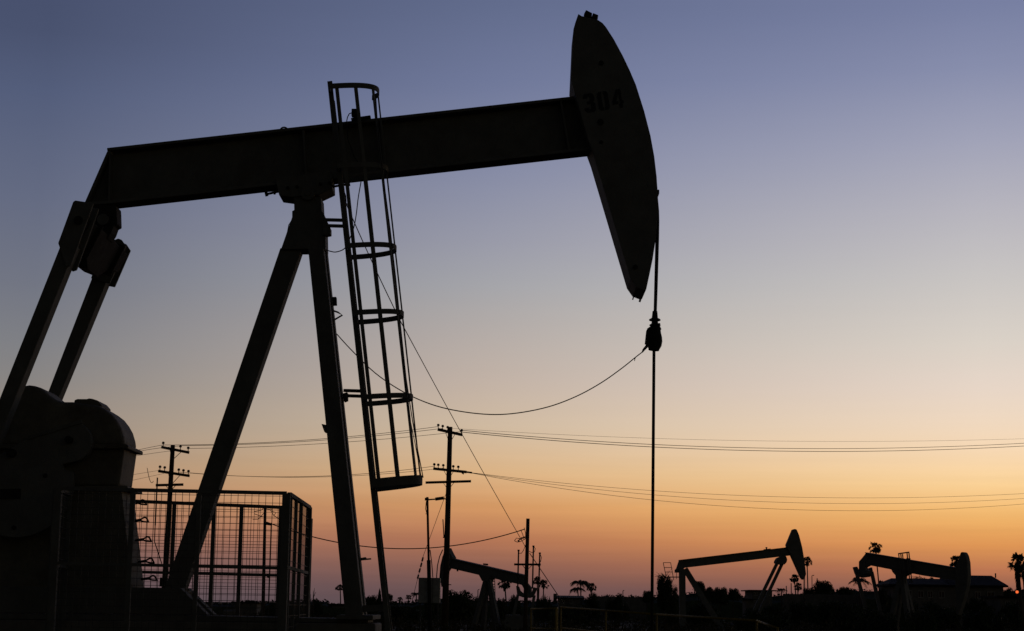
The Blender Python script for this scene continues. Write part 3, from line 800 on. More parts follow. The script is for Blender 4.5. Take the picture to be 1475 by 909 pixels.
# pole C: thin service pole with bracket arm
YPC = 92
b0 = at(618, 868, YPC); b0.z = 0
pc_ = thing('service_pole', b0, 'thin service pole with a short top arm standing at the pale metal cabinet', 'service pole')
t, q = at(615.5, 716, YPC), at(618, 830, YPC)
k = MB(); bb = t + (q - t) * (t.z / (t.z - q.z)); k.tube([bb, bb.lerp(t, .55)], 0.105, 10); k.tube([bb.lerp(t, .55), t], 0.062, 10); k.build('pole_shaft', 'dark', pc_)
k = MB(); k.bar(at(612, 719, YPC), at(617.5, 719, YPC), .14, .14); k.bar(at(617, 719.8, YPC), at(628, 719, YPC), .07, .07); k.bar(at(627, 719, YPC), at(639.5, 717.3, YPC), .1, .16); k.bar(at(638, 718.5, YPC), at(648, 719, YPC), .06, .06); k.build('top_arm', 'dark', pc_)
k = MB(); k.tube([at(*p, YPC - .1) for p in ((614, 722), (613, 733), (615, 741), (613, 740))], .02, 5); k.tube([at(*p, YPC - .1) for p in ((619.5, 792), (622, 812), (623.5, 832))], .025, 5); k.build('loose_wires', 'cable', pc_)
k = MB(); a, c = at(603, 832, YPC + .3), at(633.5, 869, YPC + .3)
k.prism([Vector((a.x, YPC + .3, c.z)), Vector((c.x, YPC + .3, c.z)), Vector((c.x, YPC + .3, a.z)), Vector((a.x, YPC + .3, a.z))], (0, 0.6, 0))
cab = thing('electrical_cabinet', ((a.x + c.x) / 2, YPC + .6, 0), 'pale metal cabinet on the stand behind the thin service pole', 'cabinet')
k.build('cabinet_body', 'cabinet', cab, 0.03)
k = MB()
for x in (a.x + .1, c.x - .1): k.bar(Vector((x, YPC + .6, 0)), Vector((x, YPC + .6, c.z + .02)), .08, .08)
k.build('stand', 'galv', cab)
k = MB(); mx = (a.x + c.x) / 2 + 0.18
k.box((mx, YPC + .296, (a.z + c.z) / 2), .015, .01, a.z - c.z - .1); k.build('door_seam', 'dark', cab)

# ------------------------------------------------------------------ wires
def wire(name, px, Y0, Y1, r, label, cat='wire', group=None, n=30, x0=None, x1=None, mat_='cable'):
    """px = three pixel points of the sagging wire; parabola through them, depth running Y0 to Y1"""
    (xa, ya), (xb, yb), (xc, yc) = px
    def q(x):
        return ya * (x - xb) * (x - xc) / ((xa - xb) * (xa - xc)) + yb * (x - xa) * (x - xc) / ((xb - xa) * (xb - xc)) + yc * (x - xa) * (x - xb) / ((xc - xa) * (xc - xb))
    x0 = xa if x0 is None else x0; x1 = xc if x1 is None else x1
    m = MB()
    pts = []
    for i in range(n + 1):
        f = i / n; x = lerp(x0, x1, f); pts.append(at(x, q(x), lerp(Y0, Y1, f)))
    m.tube(pts, r, 6)
    return tag(m.build(name, mat_, None, loc=pts[n // 2]), label, cat, group)
WG = 'overhead power lines'
wire('power_line', ((650, 617), (1036, 634), (1475, 632)), YPB, 150, .009, 'faintest and highest overhead line right of the tall three-arm pole', group=WG, x1=1700)
wire('power_line', ((662, 619.5), (1138, 646), (1475, 638.5)), YPB, 150, .02, 'middle line of the top three running right from the tall three-arm pole', group=WG, x1=1700)
wire('power_line', ((666, 622.5), (1138, 650), (1475, 642.5)), YPB, 150, .022, 'lowest line of the top three running right from the tall three-arm pole', group=WG, x1=1700)
wire('power_line', ((680, 681), (1138, 716), (1475, 711)), YPB, 150, .012, 'uppermost of the three lower lines running right from the second crossarm', group=WG, x1=1700)
wire('power_line', ((680, 681.3), (1138, 724), (1475, 718)), YPB, 150, .012, 'middle of the three lower lines running right from the second crossarm', group=WG, x1=1700)
wire('power_line', ((680, 681.6), (1138, 734), (1475, 726)), YPB, 150, .013, 'bottom one of the three lower lines running right from the second crossarm', group=WG, x1=1700)
wire('power_line', ((234, 641), (473, 631.5), (631, 614.5)), YPA, YPB, .016, 'highest line between the two poles with three crossarms', group=WG)
wire('power_line', ((259, 642), (473, 633.5), (638, 617)), YPA, YPB, .016, 'second highest line between the two poles with three crossarms', group=WG)
wire('power_line', ((272, 646), (473, 638.5), (665, 621.5)), YPA, YPB, .014, 'third line down between the two poles with three crossarms', group=WG)
wire('power_line', ((258, 680), (473, 685.5), (626, 671.5)), YPA, YPB, .015, 'upper line between the second crossarms of the two three-arm poles', group=WG)
wire('power_line', ((273, 681), (473, 686.8), (640, 674)), YPA, YPB, .013, 'lower line between the second crossarms of the two three-arm poles', group=WG)
wire('power_line', ((150, 661), (191, 650), (234, 641)), 85, YPA, .013, 'top line running left from the pole behind the guard to the gear box', group=WG, x0=60)
wire('power_line', ((150, 662.5), (191, 652), (259, 642.5)), 85, YPA, .013, 'second line running left from the pole behind the guard to the gear box', group=WG, x0=60)
wire('power_line', ((150, 665), (188, 658), (250, 649)), 85, YPA, .011, 'third line running left from the pole behind the guard to the gear box', group=WG, x0=60)
wire('power_line', ((150, 690), (190, 684), (229, 677.5)), 85, YPA, .009, 'faint upper line left of the second crossarm behind the guard', group=WG, x0=60)
wire('power_line', ((150, 700), (190, 692), (236, 682)), 85, YPA, .009, 'faint lower line left of the second crossarm behind the guard', group=WG, x0=60)
wire('loose_wire', ((212, 674), (214, 685), (221, 693)), YPA, YPA, .018, 'short curled wire end dangling left of the pole behind the guard', n=8)
wire('service_cable', ((384, 752), (570, 790.3), (755, 762.5)), YPE, YPD, .032, 'thick low cable sagging from the guard to the pole with three riser pipes', 'cable')
m = MB(); pts = [at(lerp(497, 577, f), lerp(290, 463, f) + 3 * math.sin(PI * f), lerp(24.8, 40, f)) for f in [i / 8 for i in range(9)]] + [at(lerp(577, 757, f), lerp(463, 788, f) + 7 * math.sin(PI * f) * 0.4, lerp(40, YPD, f)) for f in [i / 14 for i in range(1, 15)]]
m.tube(pts, [lerp(.008, .02, i / (len(pts) - 1)) for i in range(len(pts))], 6)
tag(m.build('drop_cable', 'cable', None, loc=pts[10]), 'long straight drop cable slanting from the ladder cage down to the riser-pipe pole', 'cable')
m = MB(); m.tube([at(763, 797, YPD), at(803.5, 857, YPD + 4), at(812, 870, YPD + 5)], .025, 6); tag(m.build('guy_wire', 'cable', None, loc=at(803, 857, YPD + 4)), 'guy wire slanting down to the right from the pole with riser pipes', 'guy wire')
m = MB(); m.tube([at(642, 712, YPB), at(610, 800, YPB), at(592, 872, YPB)], .016, 6)
gw = m.build('guy_wire', 'cable', None, loc=at(610, 800, YPB)); tag(gw, 'guy wire with insulators slanting down to the left beside the metal cabinet', 'guy wire')
k = MB()
for (x, y) in ((608.5, 806), (606.5, 814), (604.3, 822), (602, 831)):
    k = MB(); k.tube([at(x + 1, y - 3.2, YPB), at(x - .6, y + 2.6, YPB)], .055, 8); k.build('strain_insulator', 'porcelain', gw)

# ------------------------------------------------------------------ other pump jacks
def prism_on(pl, poly, o0, o1, po=0):
    m = MB(); m.prism([pl.pt(x, y, po, o0) for x, y in poly], pl.n * (o1 - o0)); return m
def strut(pl, a, c, w, d, o0, o1, name, mt, root):
    m = MB(); p, q = pl.pt(*a, o0), pl.pt(*c, o1)
    if q.z > 0 and name != 'crank_arm' and c[1] > 875: q = p + (q - p) * ((p.z - 0.0) / (p.z - q.z))
    m.bar(q, p, w, d, up=pl.n); return m.build(name, mt, root)
# second one, behind the cabinet and the poles
P2 = Plane(703, 835, 124, -33)
g = P2.pt(703, 905, 0); g.z = 0
p2 = thing('pump_jack', g, 'far pump jack behind the tall pole, head on the left, beam sloping down right', 'pump jack', PG)
bm = prism_on(P2, [(648, 804), (757, 829), (757, 842.5), (648, 817)], -.14, .14)
bm.prism([P2.pt(x, y, 0, -.3) for x, y in [(648, 803.3), (757, 828.3), (757, 829.6), (648, 804.6)]], P2.n * .6)
bm.prism([P2.pt(x, y, 0, -.3) for x, y in [(648, 816.6), (757, 842), (757, 843.2), (648, 817.8)]], P2.n * .6)
bm.build('walking_beam', 'head', p2)
h2 = prism_on(P2, [(643, 792), (645.5, 789.5), (647.5, 789.5), (651, 797), (654.8, 803.5), (653.5, 806), (648.5, 818), (645, 823), (643.5, 842), (641, 845.5), (638.5, 845.5), (637.3, 838), (636.8, 828), (637.4, 818), (639.2, 806)], -.25, .25).build('horse_head', 'head', p2, .03)
m = MB()
for o in (-.2, .2): m.tube([P2.pt(x, y, 0, o) for x, y in ((640, 792), (635.5, 802), (632.5, 815), (631.3, 830), (631.3, 846), (631.5, 880))], .035, 6)
tag(m.build('bridle_cable', 'cable', None, loc=P2.pt(631, 840)), 'wire bridle hanging in front of the far pump jack behind the tall pole', 'cable')
prism_on(P2, [(692, 826), (712, 830), (708, 834), (706.5, 838.5), (698, 837), (696, 833)], -.35, .35).build('saddle_bearing', 'head', p2, .03)
prism_on(P2, [(697, 811.5), (702, 812), (702, 814.5), (697, 813.5)], -.1, .1).build('bearing_cap', 'dark', p2)
m = MB(); m.box(P2.pt(659, 821, -.3), .12, .12, .2); m.build('junction_box', 'dark', p2)
for a, c, o0, o1 in (((700, 836), (684.5, 895), -.15, -.6), ((701, 836), (697, 897), .15, .7), ((705, 836), (719, 907), -.15, -.6), ((705.5, 836), (712, 898), .15, .7)):
    strut(P2, a, c, .28, .28, o0, o1, 'leg', 'head', p2)
m = MB()
for x in (708.5, 712.5): m.bar(P2.pt(x, 832, .8), P2.pt(x + 1, 866, .8), .05, .05)
for i in range(9): m.bar(P2.pt(708.5 + i * .12, 834 + i * 3.8, .8), P2.pt(712.5 + i * .12, 834 + i * 3.8, .8), .05, .05)
m.build('ladder', 'steel', p2)
# tail: curved bearing and fork-shaped equalizer seen almost end on
prism_on(P2, [(752, 838), (760, 840), (765, 846), (765, 858), (758, 861), (755, 856), (755.5, 848), (752.5, 842.5)], -.12, .12).build('tail_bearing', 'head', p2, .03)
eqr = Vector((1, 0, 0))
def fork(root, pl, cpx, pts, thick, mt):
    m = MB(); q = [at(x, y, cpx) for x, y in pts]; m.prism([p + Vector((0, -thick / 2, 0)) for p in q], (0, thick, 0)); return m.build('equalizer', mt, root, .03)
fork(p2, P2, 121.5, [(743.3, 844), (748, 845), (750, 851), (754, 854.5), (762, 855.5), (766, 853), (768.5, 845.8), (774.5, 847.3), (769, 859.5), (764, 861.5), (753, 860.5), (745, 857.5)], .35, 'head')
for a, c in (((746, 857), (738.5, 893)), ((769.5, 858), (764, 893))):
    m = MB(); m.bar(at(*a, 121.4), at(*c, 121), .2, .2, up=(0, 1, 0)); m.build('pitman_arm', 'head', p2)
m = MB(); c = at(737, 899, 120.6); m.tube([c + Vector((0, -.15, 0)), c + Vector((0, .2, 0))], .55, 20); m.tube([at(752, 897, 121), at(752, 897, 121.3)], .4, 20); m.build('counterweight', 'head', p2)
m = MB(); q = at(748, 890, 122.6); m.box((q.x, q.y, .55), 1.9, 1.2, 1.1); m.build('gear_box', 'head', p2, .1)

# third one: rear-mounted post, head on the right
P3 = Plane(1060, 815, 148, 4)
g = P3.pt(1000, 880, 0); g.z = 0
p3 = thing('pump_jack', g, 'far pump jack right of the thin rod, pointed head raised on its right end', 'pump jack', PG)
bm = prism_on(P3, [(978, 807.3), (1134, 788.8), (1138, 799.8), (986, 817.7), (979.5, 825), (972, 825), (972, 821), (974, 819)], -.12, .12)
bm.prism([P3.pt(x, y, 0, -.28) for x, y in [(978, 806.6), (1134, 788.2), (1134, 789.3), (978, 807.8)]], P3.n * .56)
bm.prism([P3.pt(x, y, 0, -.28) for x, y in [(986, 816.9), (1138, 799.2), (1138, 800.3), (986, 818)]], P3.n * .56)
bm.build('walking_beam', 'head', p3)
prism_on(P3, [(1141, 763.2), (1144, 762), (1146.6, 763), (1150, 771), (1154.5, 788.5), (1158, 809.5), (1160, 827), (1158, 833), (1156, 835.3), (1153, 832), (1139, 801), (1133, 790), (1132, 785), (1137, 773)], -.3, .3).build('horse_head', 'head', p3, .03)
m = MB()
for o in (-.15, .15): m.tube([P3.pt(1158.8, 812, 0, o), P3.pt(1158.5, 838, 0, o), P3.pt(1158.3, 858, 0, o), P3.pt(1158, 880, 0, o)], .03, 6)
tag(m.build('bridle_cable', 'cable', None, loc=P3.pt(1158, 840)), 'wire bridle hanging from the pointed head of the far pump jack right of the rod', 'cable')
m = MB(); m.bar(P3.pt(1104, 793), P3.pt(1104, 788.6), .09, .09); m.bar(P3.pt(1102.8, 789), P3.pt(1105.2, 789), .1, .1); m.bar(P3.pt(1100, 792), P3.pt(1110, 790.8), .08, .08); m.build('lifting_eye', 'dark', p3)
for a, c, o0, o1, w in (((982.5, 820), (983.2, 900), -.15, -.8, .5), ((983.5, 820), (984, 900), .15, .8, .4), ((986.5, 819.5), (1034, 897), -.1, -.7, .42), ((987.5, 820), (1035, 897), .1, .7, .38)):
    strut(P3, a, c, w, .35, o0, o1, 'leg', 'head', p3)
prism_on(P3, [(1117, 808), (1119.5, 804), (1124, 802), (1130, 801), (1132, 806), (1131, 810), (1128, 813.5), (1120, 813), (1116.5, 811)], -.6, .6).build('equalizer', 'head', p3, .05)
for a, c, o in (((1119.5, 811), (1082, 888), -.55), ((1127, 811), (1089.5, 891), .55)):
    strut(P3, a, c, .24, .24, o, o, 'pitman_arm', 'head', p3)
m = MB()
for o in (-.0,):
    for (x0, y0, x1, y1) in ((955.3, 810.5, 961, 838), (966, 810.5, 970.5, 836)): m.bar(P3.pt(x0, y0), P3.pt(x1, y1), .05, .05)
    for y, xa, xc in ((810.5, 955.3, 966), (817.6, 956.8, 967), (824, 958, 968)): m.bar(P3.pt(xa, y), P3.pt(xc, y), .05, .05)
    m.bar(P3.pt(962, 831.3), P3.pt(981, 831.3), .12, .08); m.bar(P3.pt(974.5, 825), P3.pt(974.5, 834), .04, .04)
m.build('ladder', 'steel', p3)
m = MB(); q = P3.pt(1086, 888); m.box((q.x, q.y, .5), 2.4, 1.4, 1.0); m.build('gear_box', 'head', p3, .1)

# fourth one: at the right, head near the camera
P4 = Plane(1305, 828, 106, -42)
g = P4.pt(1303, 900, 0); g.z = 0
p4 = thing('pump_jack', g, 'far pump jack in front of the big house, head lowered at its right end', 'pump jack', PG)
bm = prism_on(P4, [(1249, 796.5), (1380, 818.4), (1380, 835.5), (1334.5, 829), (1255, 813.8), (1247, 818), (1240, 816), (1239, 809)], -.12, .12)
bm.prism([P4.pt(x, y, 0, -.25) for x, y in [(1249, 795.8), (1380, 817.8), (1380, 819), (1249, 797)]], P4.n * .5)
bm.prism([P4.pt(x, y, 0, -.25) for x, y in [(1255, 813.2), (1334, 828.3), (1380, 835), (1380, 836.2), (1334, 829.5), (1255, 814.4)]], P4.n * .5)
bm.build('walking_beam', 'head', p4)
prism_on(P4, [(1383.5, 796), (1385.5, 795), (1388.5, 796), (1391, 801), (1393, 810), (1394, 829), (1392.5, 844), (1389, 859.5), (1383, 878), (1380, 886), (1377, 884), (1375.6, 837), (1375.3, 818), (1381, 804)], -.22, .22, -.22).build('horse_head', 'head', p4, .03)
prism_on(P4, [(1239, 809), (1249, 798), (1252, 803), (1248, 811), (1247.5, 816), (1249, 821), (1253, 822), (1251, 827), (1243, 828), (1239, 820)], -.18, .18).build('tail_bearing', 'head', p4, .03)
m = MB(); q = [at(x, y, 109.5) for x, y in [(1230, 817), (1235, 816), (1237, 820), (1249, 822.5), (1253, 818), (1256.5, 817), (1258, 826), (1253.5, 831), (1244, 832.3), (1236, 829.5), (1233, 826.5)]]; m.prism(q, (0, .5, 0)); m.build('equalizer', 'head', p4, .03)
for a, c in (((1233.5, 824), (1250, 888)), ((1255.5, 824), (1268, 880))):
    m = MB(); m.bar(at(*a, 109.4), at(*c, 109), .2, .2, up=(0, 1, 0)); m.build('pitman_arm', 'head', p4)
prism_on(P4, [(1285, 818), (1316, 824), (1312, 826), (1304, 830), (1303.5, 836), (1293, 836), (1292.5, 829), (1288.5, 824.5)], -.25, .25).build('saddle_bearing', 'head', p4, .03)
for a, c, o0, o1 in (((1297, 834), (1284, 893), -.1, -.6), ((1298.5, 834), (1292, 890), .1, .6), ((1300, 834), (1309, 897), -.1, -.6), ((1301.5, 834), (1316, 893), .1, .6)):
    strut(P4, a, c, .27, .27, o0, o1, 'leg', 'head', p4)
m = MB()
for x in (1294.5, 1297.5, 1300, 1306.5, 1309.3): m.bar(P4.pt(x, 796.5 if x > 1305 else 798, -.4), P4.pt(x + 4.2, 840, -.4), .06, .05)
m.bar(P4.pt(1294, 797.6, -.4), P4.pt(1309.6, 795.4, -.4), .07, .07); m.bar(P4.pt(1306, 805, -.4), P4.pt(1311, 805.4, -.4), .1, .1); m.build('ladder', 'steel', p4)
m = MB(); c = at(1262, 893, 108.5); m.tube([c + Vector((0, -.15, 0)), c + Vector((0, .2, 0))], .6, 20); m.build('counterweight', 'head', p4)
m = MB(); q = at(1270, 890, 109.8); m.box((q.x, q.y, .5), 1.9, 1.2, 1.0); m.build('gear_box', 'head', p4, .1)

# ------------------------------------------------------------------ yellow railings
def railing(px, label, Ys, mid=True):
    pts = [at(x, y, Y) for (x, y), Y in zip(px, Ys)]
    t = thing('yellow_railing', (pts[0].x, pts[0].y, 0), label, 'railing', 'yellow pipe railings')
    m = MB()
    for a, c in zip(pts, pts[1:]):
        m.tube([a, c], .022, 8)
        m.tube([a - Vector((0, 0, .5)), c - Vector((0, 0, .5))], .018, 8)
    m.build('rail', 'yellow', t)
    for i, (a, c) in enumerate(zip(pts, pts[1:])):
        n = max(1, int((c - a).length / 2.2))
        for j in range(n + (1 if i == len(pts) - 2 else 0)):
            q = a.lerp(c, j / n); k = MB(); k.tube([Vector((q.x, q.y, 0)), q], .022, 8); k.build('railing_post', 'yellow', t)
railing([(808, 874.5), (946, 885), (1090, 894), (1120, 905)], 'long yellow pipe railing across the lower right, below the thin rod', (44, 39, 35, 32))
railing([(765, 877), (801, 876.5), (803, 876)], 'short yellow pipe railing left of the long yellow railing', (47, 45, 50))
railing([(300, 896), (440, 893), (498, 896)], 'dim yellow pipe railing low behind the front legs of the big pump jack', (31, 31, 31))

# ------------------------------------------------------------------ vegetation
def leaf_quad(m, p, s, rnd):
    a = Vector((rnd.gauss(0, 1), rnd.gauss(0, 1), rnd.gauss(0, 1))).normalized()
    b = a.cross(Vector((rnd.gauss(0, 1), rnd.gauss(0, 1), rnd.gauss(0, 1)))).normalized()
    i = len(m.v)
    m.v.extend([p - a * s, p - b * s * .45, p + a * s, p + b * s * .45]); m.face((i, i + 1, i + 2, i + 3))
def norm_mesh(m, mt):
    zs = sorted(p.z for p in m.v); zt = zs[int(len(zs) * .998)]
    rs = sorted(math.hypot(p.x, p.y) for p in m.v); rt = rs[int(len(rs) * .985)]
    me = bpy.data.meshes.new('crown'); me.from_pydata([(p.x / rt, p.y / rt, p.z / zt) for p in m.v], [], m.f); me.materials.append(M[mt]); return me
def crown_mesh(seed, n=5200, s=.034, clumps=15, flat=1.0):
    """unit crown, x y within 1, z 0..1, made of clumps of small leaves"""
    rnd = random.Random(seed); m = MB()
    cl = []
    for i in range(clumps):
        a = rnd.uniform(0, 2 * PI); r = rnd.uniform(0.0, .68); z = rnd.uniform(.2, .78) * (1 - .45 * r * r)
        cl.append((Vector((r * math.cos(a), r * math.sin(a), z)), rnd.uniform(.24, .36)))
    for i in range(n):
        c, r = rnd.choice(cl)
        d = Vector((rnd.gauss(0, 1), rnd.gauss(0, 1), rnd.gauss(0, 1))).normalized() * (r * rnd.uniform(.5, 1.0))
        p = c + Vector((d.x, d.y, d.z * .8)); p.z = max(.02, p.z)
        leaf_quad(m, p, s * rnd.uniform(.7, 1.5), rnd)
    for i in range(int(n * .5)):      # inner leaves
        c, r = rnd.choice(cl); d = Vector((rnd.gauss(0, 1), rnd.gauss(0, 1), rnd.gauss(0, 1))) * r * .35
        p = c + d; p.z = max(.02, p.z * rnd.uniform(.2, 1)); leaf_quad(m, p, s * 2.6, rnd)
    return norm_mesh(m, 'leaf')
CROWNS = [crown_mesh(i) for i in range(5)]
def spire_mesh(seed):
    rnd = random.Random(seed); m = MB()
    for i in range(1600):
        z = rnd.random(); r = .95 * (1 - z) ** .6 * min(1, .45 + z * 3) * rnd.uniform(.4, 1.05); a = rnd.uniform(0, 2 * PI)
        leaf_quad(m, Vector((r * math.cos(a), r * math.sin(a), z)), rnd.uniform(.05, .11), rnd)
    return norm_mesh(m, 'leaf')
SPIRE = spire_mesh(3)
tm = MB(); tm.tube([(0, 0, 0), (.03, 0, .5), (0, .02, 1)], [.09, .07, .04], 8)
TRUNK = bpy.data.meshes.new('trunk'); TRUNK.from_pydata([tuple(p) for p in tm.v], [], tm.f); TRUNK.materials.append(M['bark'])
rv = random.Random(77)
def inst(name, me, parent, loc, sc, rz):
    o = bpy.data.objects.new(name, me); COL.objects.link(o); o.parent = parent; o.location = loc; o.scale = sc; o.rotation_euler = (0, 0, rz); return o
def tree(px, pytop, wpx, Y, label, name='tree', cat='tree', kind=None, low=0.0, group=None):
    """crown wpx pixels wide whose top reaches pixel row pytop"""
    t = at(px, pytop, Y); w = wpx * ppm(Y) / 2
    r = thing(name, (t.x, Y, 0), label, cat, group)
    if kind is None: me = CROWNS[rv.randrange(5)]
    else: me = kind
    z0 = low * t.z if cat != 'tree' or me is SPIRE else max(0, t.z - 1.75 * w)
    top = 1.0
    inst('crown', me, r, (0, 0, z0), (w, w, (t.z - z0) / top), rv.uniform(0, 6.28))
    inst('trunk', TRUNK, r, (0, 0, 0), (max(1, w * .6), max(1, w * .6), max(.5, t.z * .7)), rv.uniform(0, 6.28))
    return r
TG = 'trees on the far skyline'
TR = [
 (456, 863, 24, 190, 'low dark bush on the skyline just right of the mesh guard', 'bush', 'bush'),
 (537, 858, 22, 200, 'small bush on the skyline between the front leg and the dark cypress', 'bush', 'bush'),
 (560, 855, 12, 200, 'small round tree behind the ladder foot', 'tree', 'tree'),
 (660, 851, 52, 175, 'broad domed tree right behind the base of the tall three-arm pole', 'tree', 'tree'),
 (688, 861, 20, 190, 'low bush left of the legs of the pump jack behind the tall pole', 'bush', 'bush'),
 (722, 862, 18, 180, 'low bush below the fan palm right of the second pump jack legs', 'bush', 'bush'),
 (740, 858, 26, 200, 'bush between the fan palm and the riser-pipe pole', 'bush', 'bush'),
 (783, 860, 24, 190, 'rounded bush under the two small palms right of the riser-pipe pole', 'bush', 'bush'),
 (852, 855, 26, 210, 'dark bush at the foot of the big feathery palm beside the low roof', 'bush', 'bush'),
 (932, 851, 20, 200, 'small tree just left of the thin rod on the skyline', 'tree', 'tree'),
 (1006, 837, 17, 215, 'narrow tall tree right of the post of the third pump jack', 'tree', 'tree'),
 (1021, 846, 26, 215, 'round tree in the row right of the third pump jack post, second from it', 'tree', 'tree'),
 (1037, 846, 28, 215, 'round tree in the middle of the row below the raised beam', 'tree', 'tree'),
 (1056, 847.5, 20, 215, 'rounded tree at the right end of the row below the raised beam', 'tree', 'tree'),
 (1164, 847, 24, 210, 'leafy tree below the hanging head of the third pump jack', 'tree', 'tree'),
 (1184, 836.5, 31, 210, 'large rounded tree right of the raised pointed head', 'tree', 'tree'),
 (1198, 849, 18, 215, 'low tree filling in right of the large rounded tree', 'tree', 'tree'),
 (1273, 848, 30, 180, 'bush behind the right pitman arm of the pump jack at the right', 'bush', 'bush'),
 (1452, 847, 26, 200, 'dark rounded tree right of the big house', 'tree', 'tree'),
 (394, 868, 40, 150, 'dark shrub mass seen through the right corner of the mesh guard', 'bush', 'bush'),
 (1300, 866, 60, 140, 'wide shrub below the legs of the pump jack at the right', 'bush', 'bush'),
 (1232, 872, 60, 135, 'shrub in front of the long pale wall, left of the pump jack at the right', 'bush', 'bush'),
 (1322, 830.5, 30, 206, 'leafy tree rising behind the left part of the big house roof', 'tree', 'tree'),
 (1343, 832, 20, 206, 'smaller tree crown showing over the middle of the big house roof', 'tree', 'tree'),
 (1218, 845.5, 22, 212, 'round bushy tree behind the right end of the grey boundary wall', 'tree', 'tree'),
 (620, 861, 30, 190, 'low bush behind the pale metal cabinet', 'bush', 'bush'),
 (890, 856.5, 34, 222, 'low bush behind the skyline wall, halfway to the thin rod', 'bush', 'bush'),
 (1258, 876, 62, 99, 'ragged shrub hiding the counterweight of the pump jack at the right', 'bush', 'bush'),
 (1322, 880, 50, 97, 'shrub in front of the feet of the pump jack at the right', 'bush', 'bush'),
 (1085, 878, 56, 138, 'shrub around the lower ends of the two long pitman arms', 'bush', 'bush'),
 (1345, 868, 70, 170, 'wide dark shrub along the big house wall, left of the lowered head', 'bush', 'bush'),
 (1405, 862, 34, 180, 'dark bush against the big house just right of the lowered head', 'bush', 'bush'),
 (1205, 866, 60, 170, 'long shrub along the middle of the grey boundary wall', 'bush', 'bush'),
 (1155, 868, 50, 172, 'low shrub along the left end of the grey boundary wall', 'bush', 'bush'),
 (1455, 868, 40, 165, 'low shrub under the red lamp at the right edge', 'bush', 'bush'),
 (1110, 872, 60, 150, 'low shrub between the pitman arms and the rod of the third pump jack', 'bush', 'bush'),
 (1420, 874, 70, 140, 'wide low shrub at the lower right in front of the big house', 'bush', 'bush'),
 (830, 872, 60, 150, 'wide low shrub below the big feathery palm', 'bush', 'bush'),
 (575, 872, 70, 150, 'low shrub behind the ladder foot, left of the metal cabinet', 'bush', 'bush'),
 (1010, 868, 60, 170, 'wide shrub around the slanting leg of the third pump jack', 'bush', 'bush'),
]
for px, py, w, Y, lab, nm, ct in TR: tree(px, py, w, Y, lab, nm, ct)
tree(547, 847.5, 10, 200, 'narrow dark cypress between the front leg and the ladder foot', 'cypress', 'tree', SPIRE)
for x, y, w, lab in ((768.5, 860, 5, 'thin pointed cypress at the foot of the riser pipes'), (785, 856, 5.5, 'tall thin pointed cypress under the two small palms'), (791.5, 859, 5, 'shorter thin pointed cypress left of the low dark roof')):
    tree(x, y, w, 205, lab, 'cypress', 'tree', SPIRE)
# ivy-grown trunk with shaggy top by the third pump jack ladder
it = tree(957, 829, 30, 158, 'tall shaggy ivy-covered bush below the small ladder left of the third pump jack', 'bush', 'bush', low=0.3)
it2 = tree(972, 846, 22, 156, 'smaller ragged bush between the shaggy bush and the third pump jack post', 'bush', 'bush')
k = MB(); rnd = random.Random(8); c = at(957, 829, 158)
for i in range(26):
    a = rnd.uniform(0, 2 * PI); L = rnd.uniform(.5, 1.1)
    p = c + Vector((rnd.uniform(-.3, .3), rnd.uniform(-.3, .3), -.3)); d = Vector((math.cos(a) * .8, math.sin(a) * .8, rnd.uniform(.2, 1))) * L
    k.tube([p, p + d * .5 + Vector((0, 0, .1)), p + d], [.02, .015, .006], 4)
k.build('wispy_stems', 'leaf', it)
# spindly weeds
wl = at(450, 862, 120); wt = thing('weed', (wl.x, 120, 0), 'spindly tall weed stalks rising beside the right edge of the mesh guard', 'weed')
k = MB()
for x, y, x1 in ((444, 858, 446), (447.5, 856, 448), (451.5, 851, 450), (452, 858, 451), (453, 847, 450)):
    k.tube([at(x1, 885, 120), at((x + x1) / 2, (y + 880) / 2, 120), at(x, y, 120)], [.03, .025, .012], 5)
    k.tube([at((x + x1) / 2, (y + 872) / 2, 120), at(x + 2, y + 6, 120)], .012, 4)
k.build('stalk', 'bark', wt)

# palms
def fan_crown(seed, n=46, skirt=True):
    rnd = random.Random(seed); m = MB()
    for i in range(n):
        a = rnd.uniform(0, 2 * PI); e = rnd.uniform(-.85, 1.45)
        d = Vector((math.cos(a) * math.cos(e), math.sin(a) * math.cos(e), math.sin(e)))
        side = d.cross(Vector((0, 0, 1))).normalized(); nn = side.cross(d)
        ro = rnd.uniform(-.9, .9); side = side * math.cos(ro) + nn * math.sin(ro); nn = side.cross(d)
        L = rnd.uniform(.3, .78); hub = d * L
        m.bar(Vector((0, 0, 0)), hub, .02, .02)
        k = 11; R_ = rnd.uniform(.3, .5)
        for j in range(k):
            t = lerp(-1.25, 1.25, j / (k - 1)) + rnd.uniform(-.05, .05)
            tip = hub + (d * math.cos(t) + side * math.sin(t)) * R_ + Vector((0, 0, -.26 * rnd.random() - .04)) + nn * rnd.uniform(-.05, .05)
            w = (side * math.cos(t) - d * math.sin(t)) * .065
            mid = hub.lerp(tip, .55)
            b = len(m.v); m.v.extend([hub, mid - w, tip, mid + w]); m.face((b, b + 1, b + 2, b + 3))
    me = bpy.data.meshes.new('crown'); me.from_pydata([tuple(p) for p in m.v], [], m.f); me.materials.append(M['palm']); return me
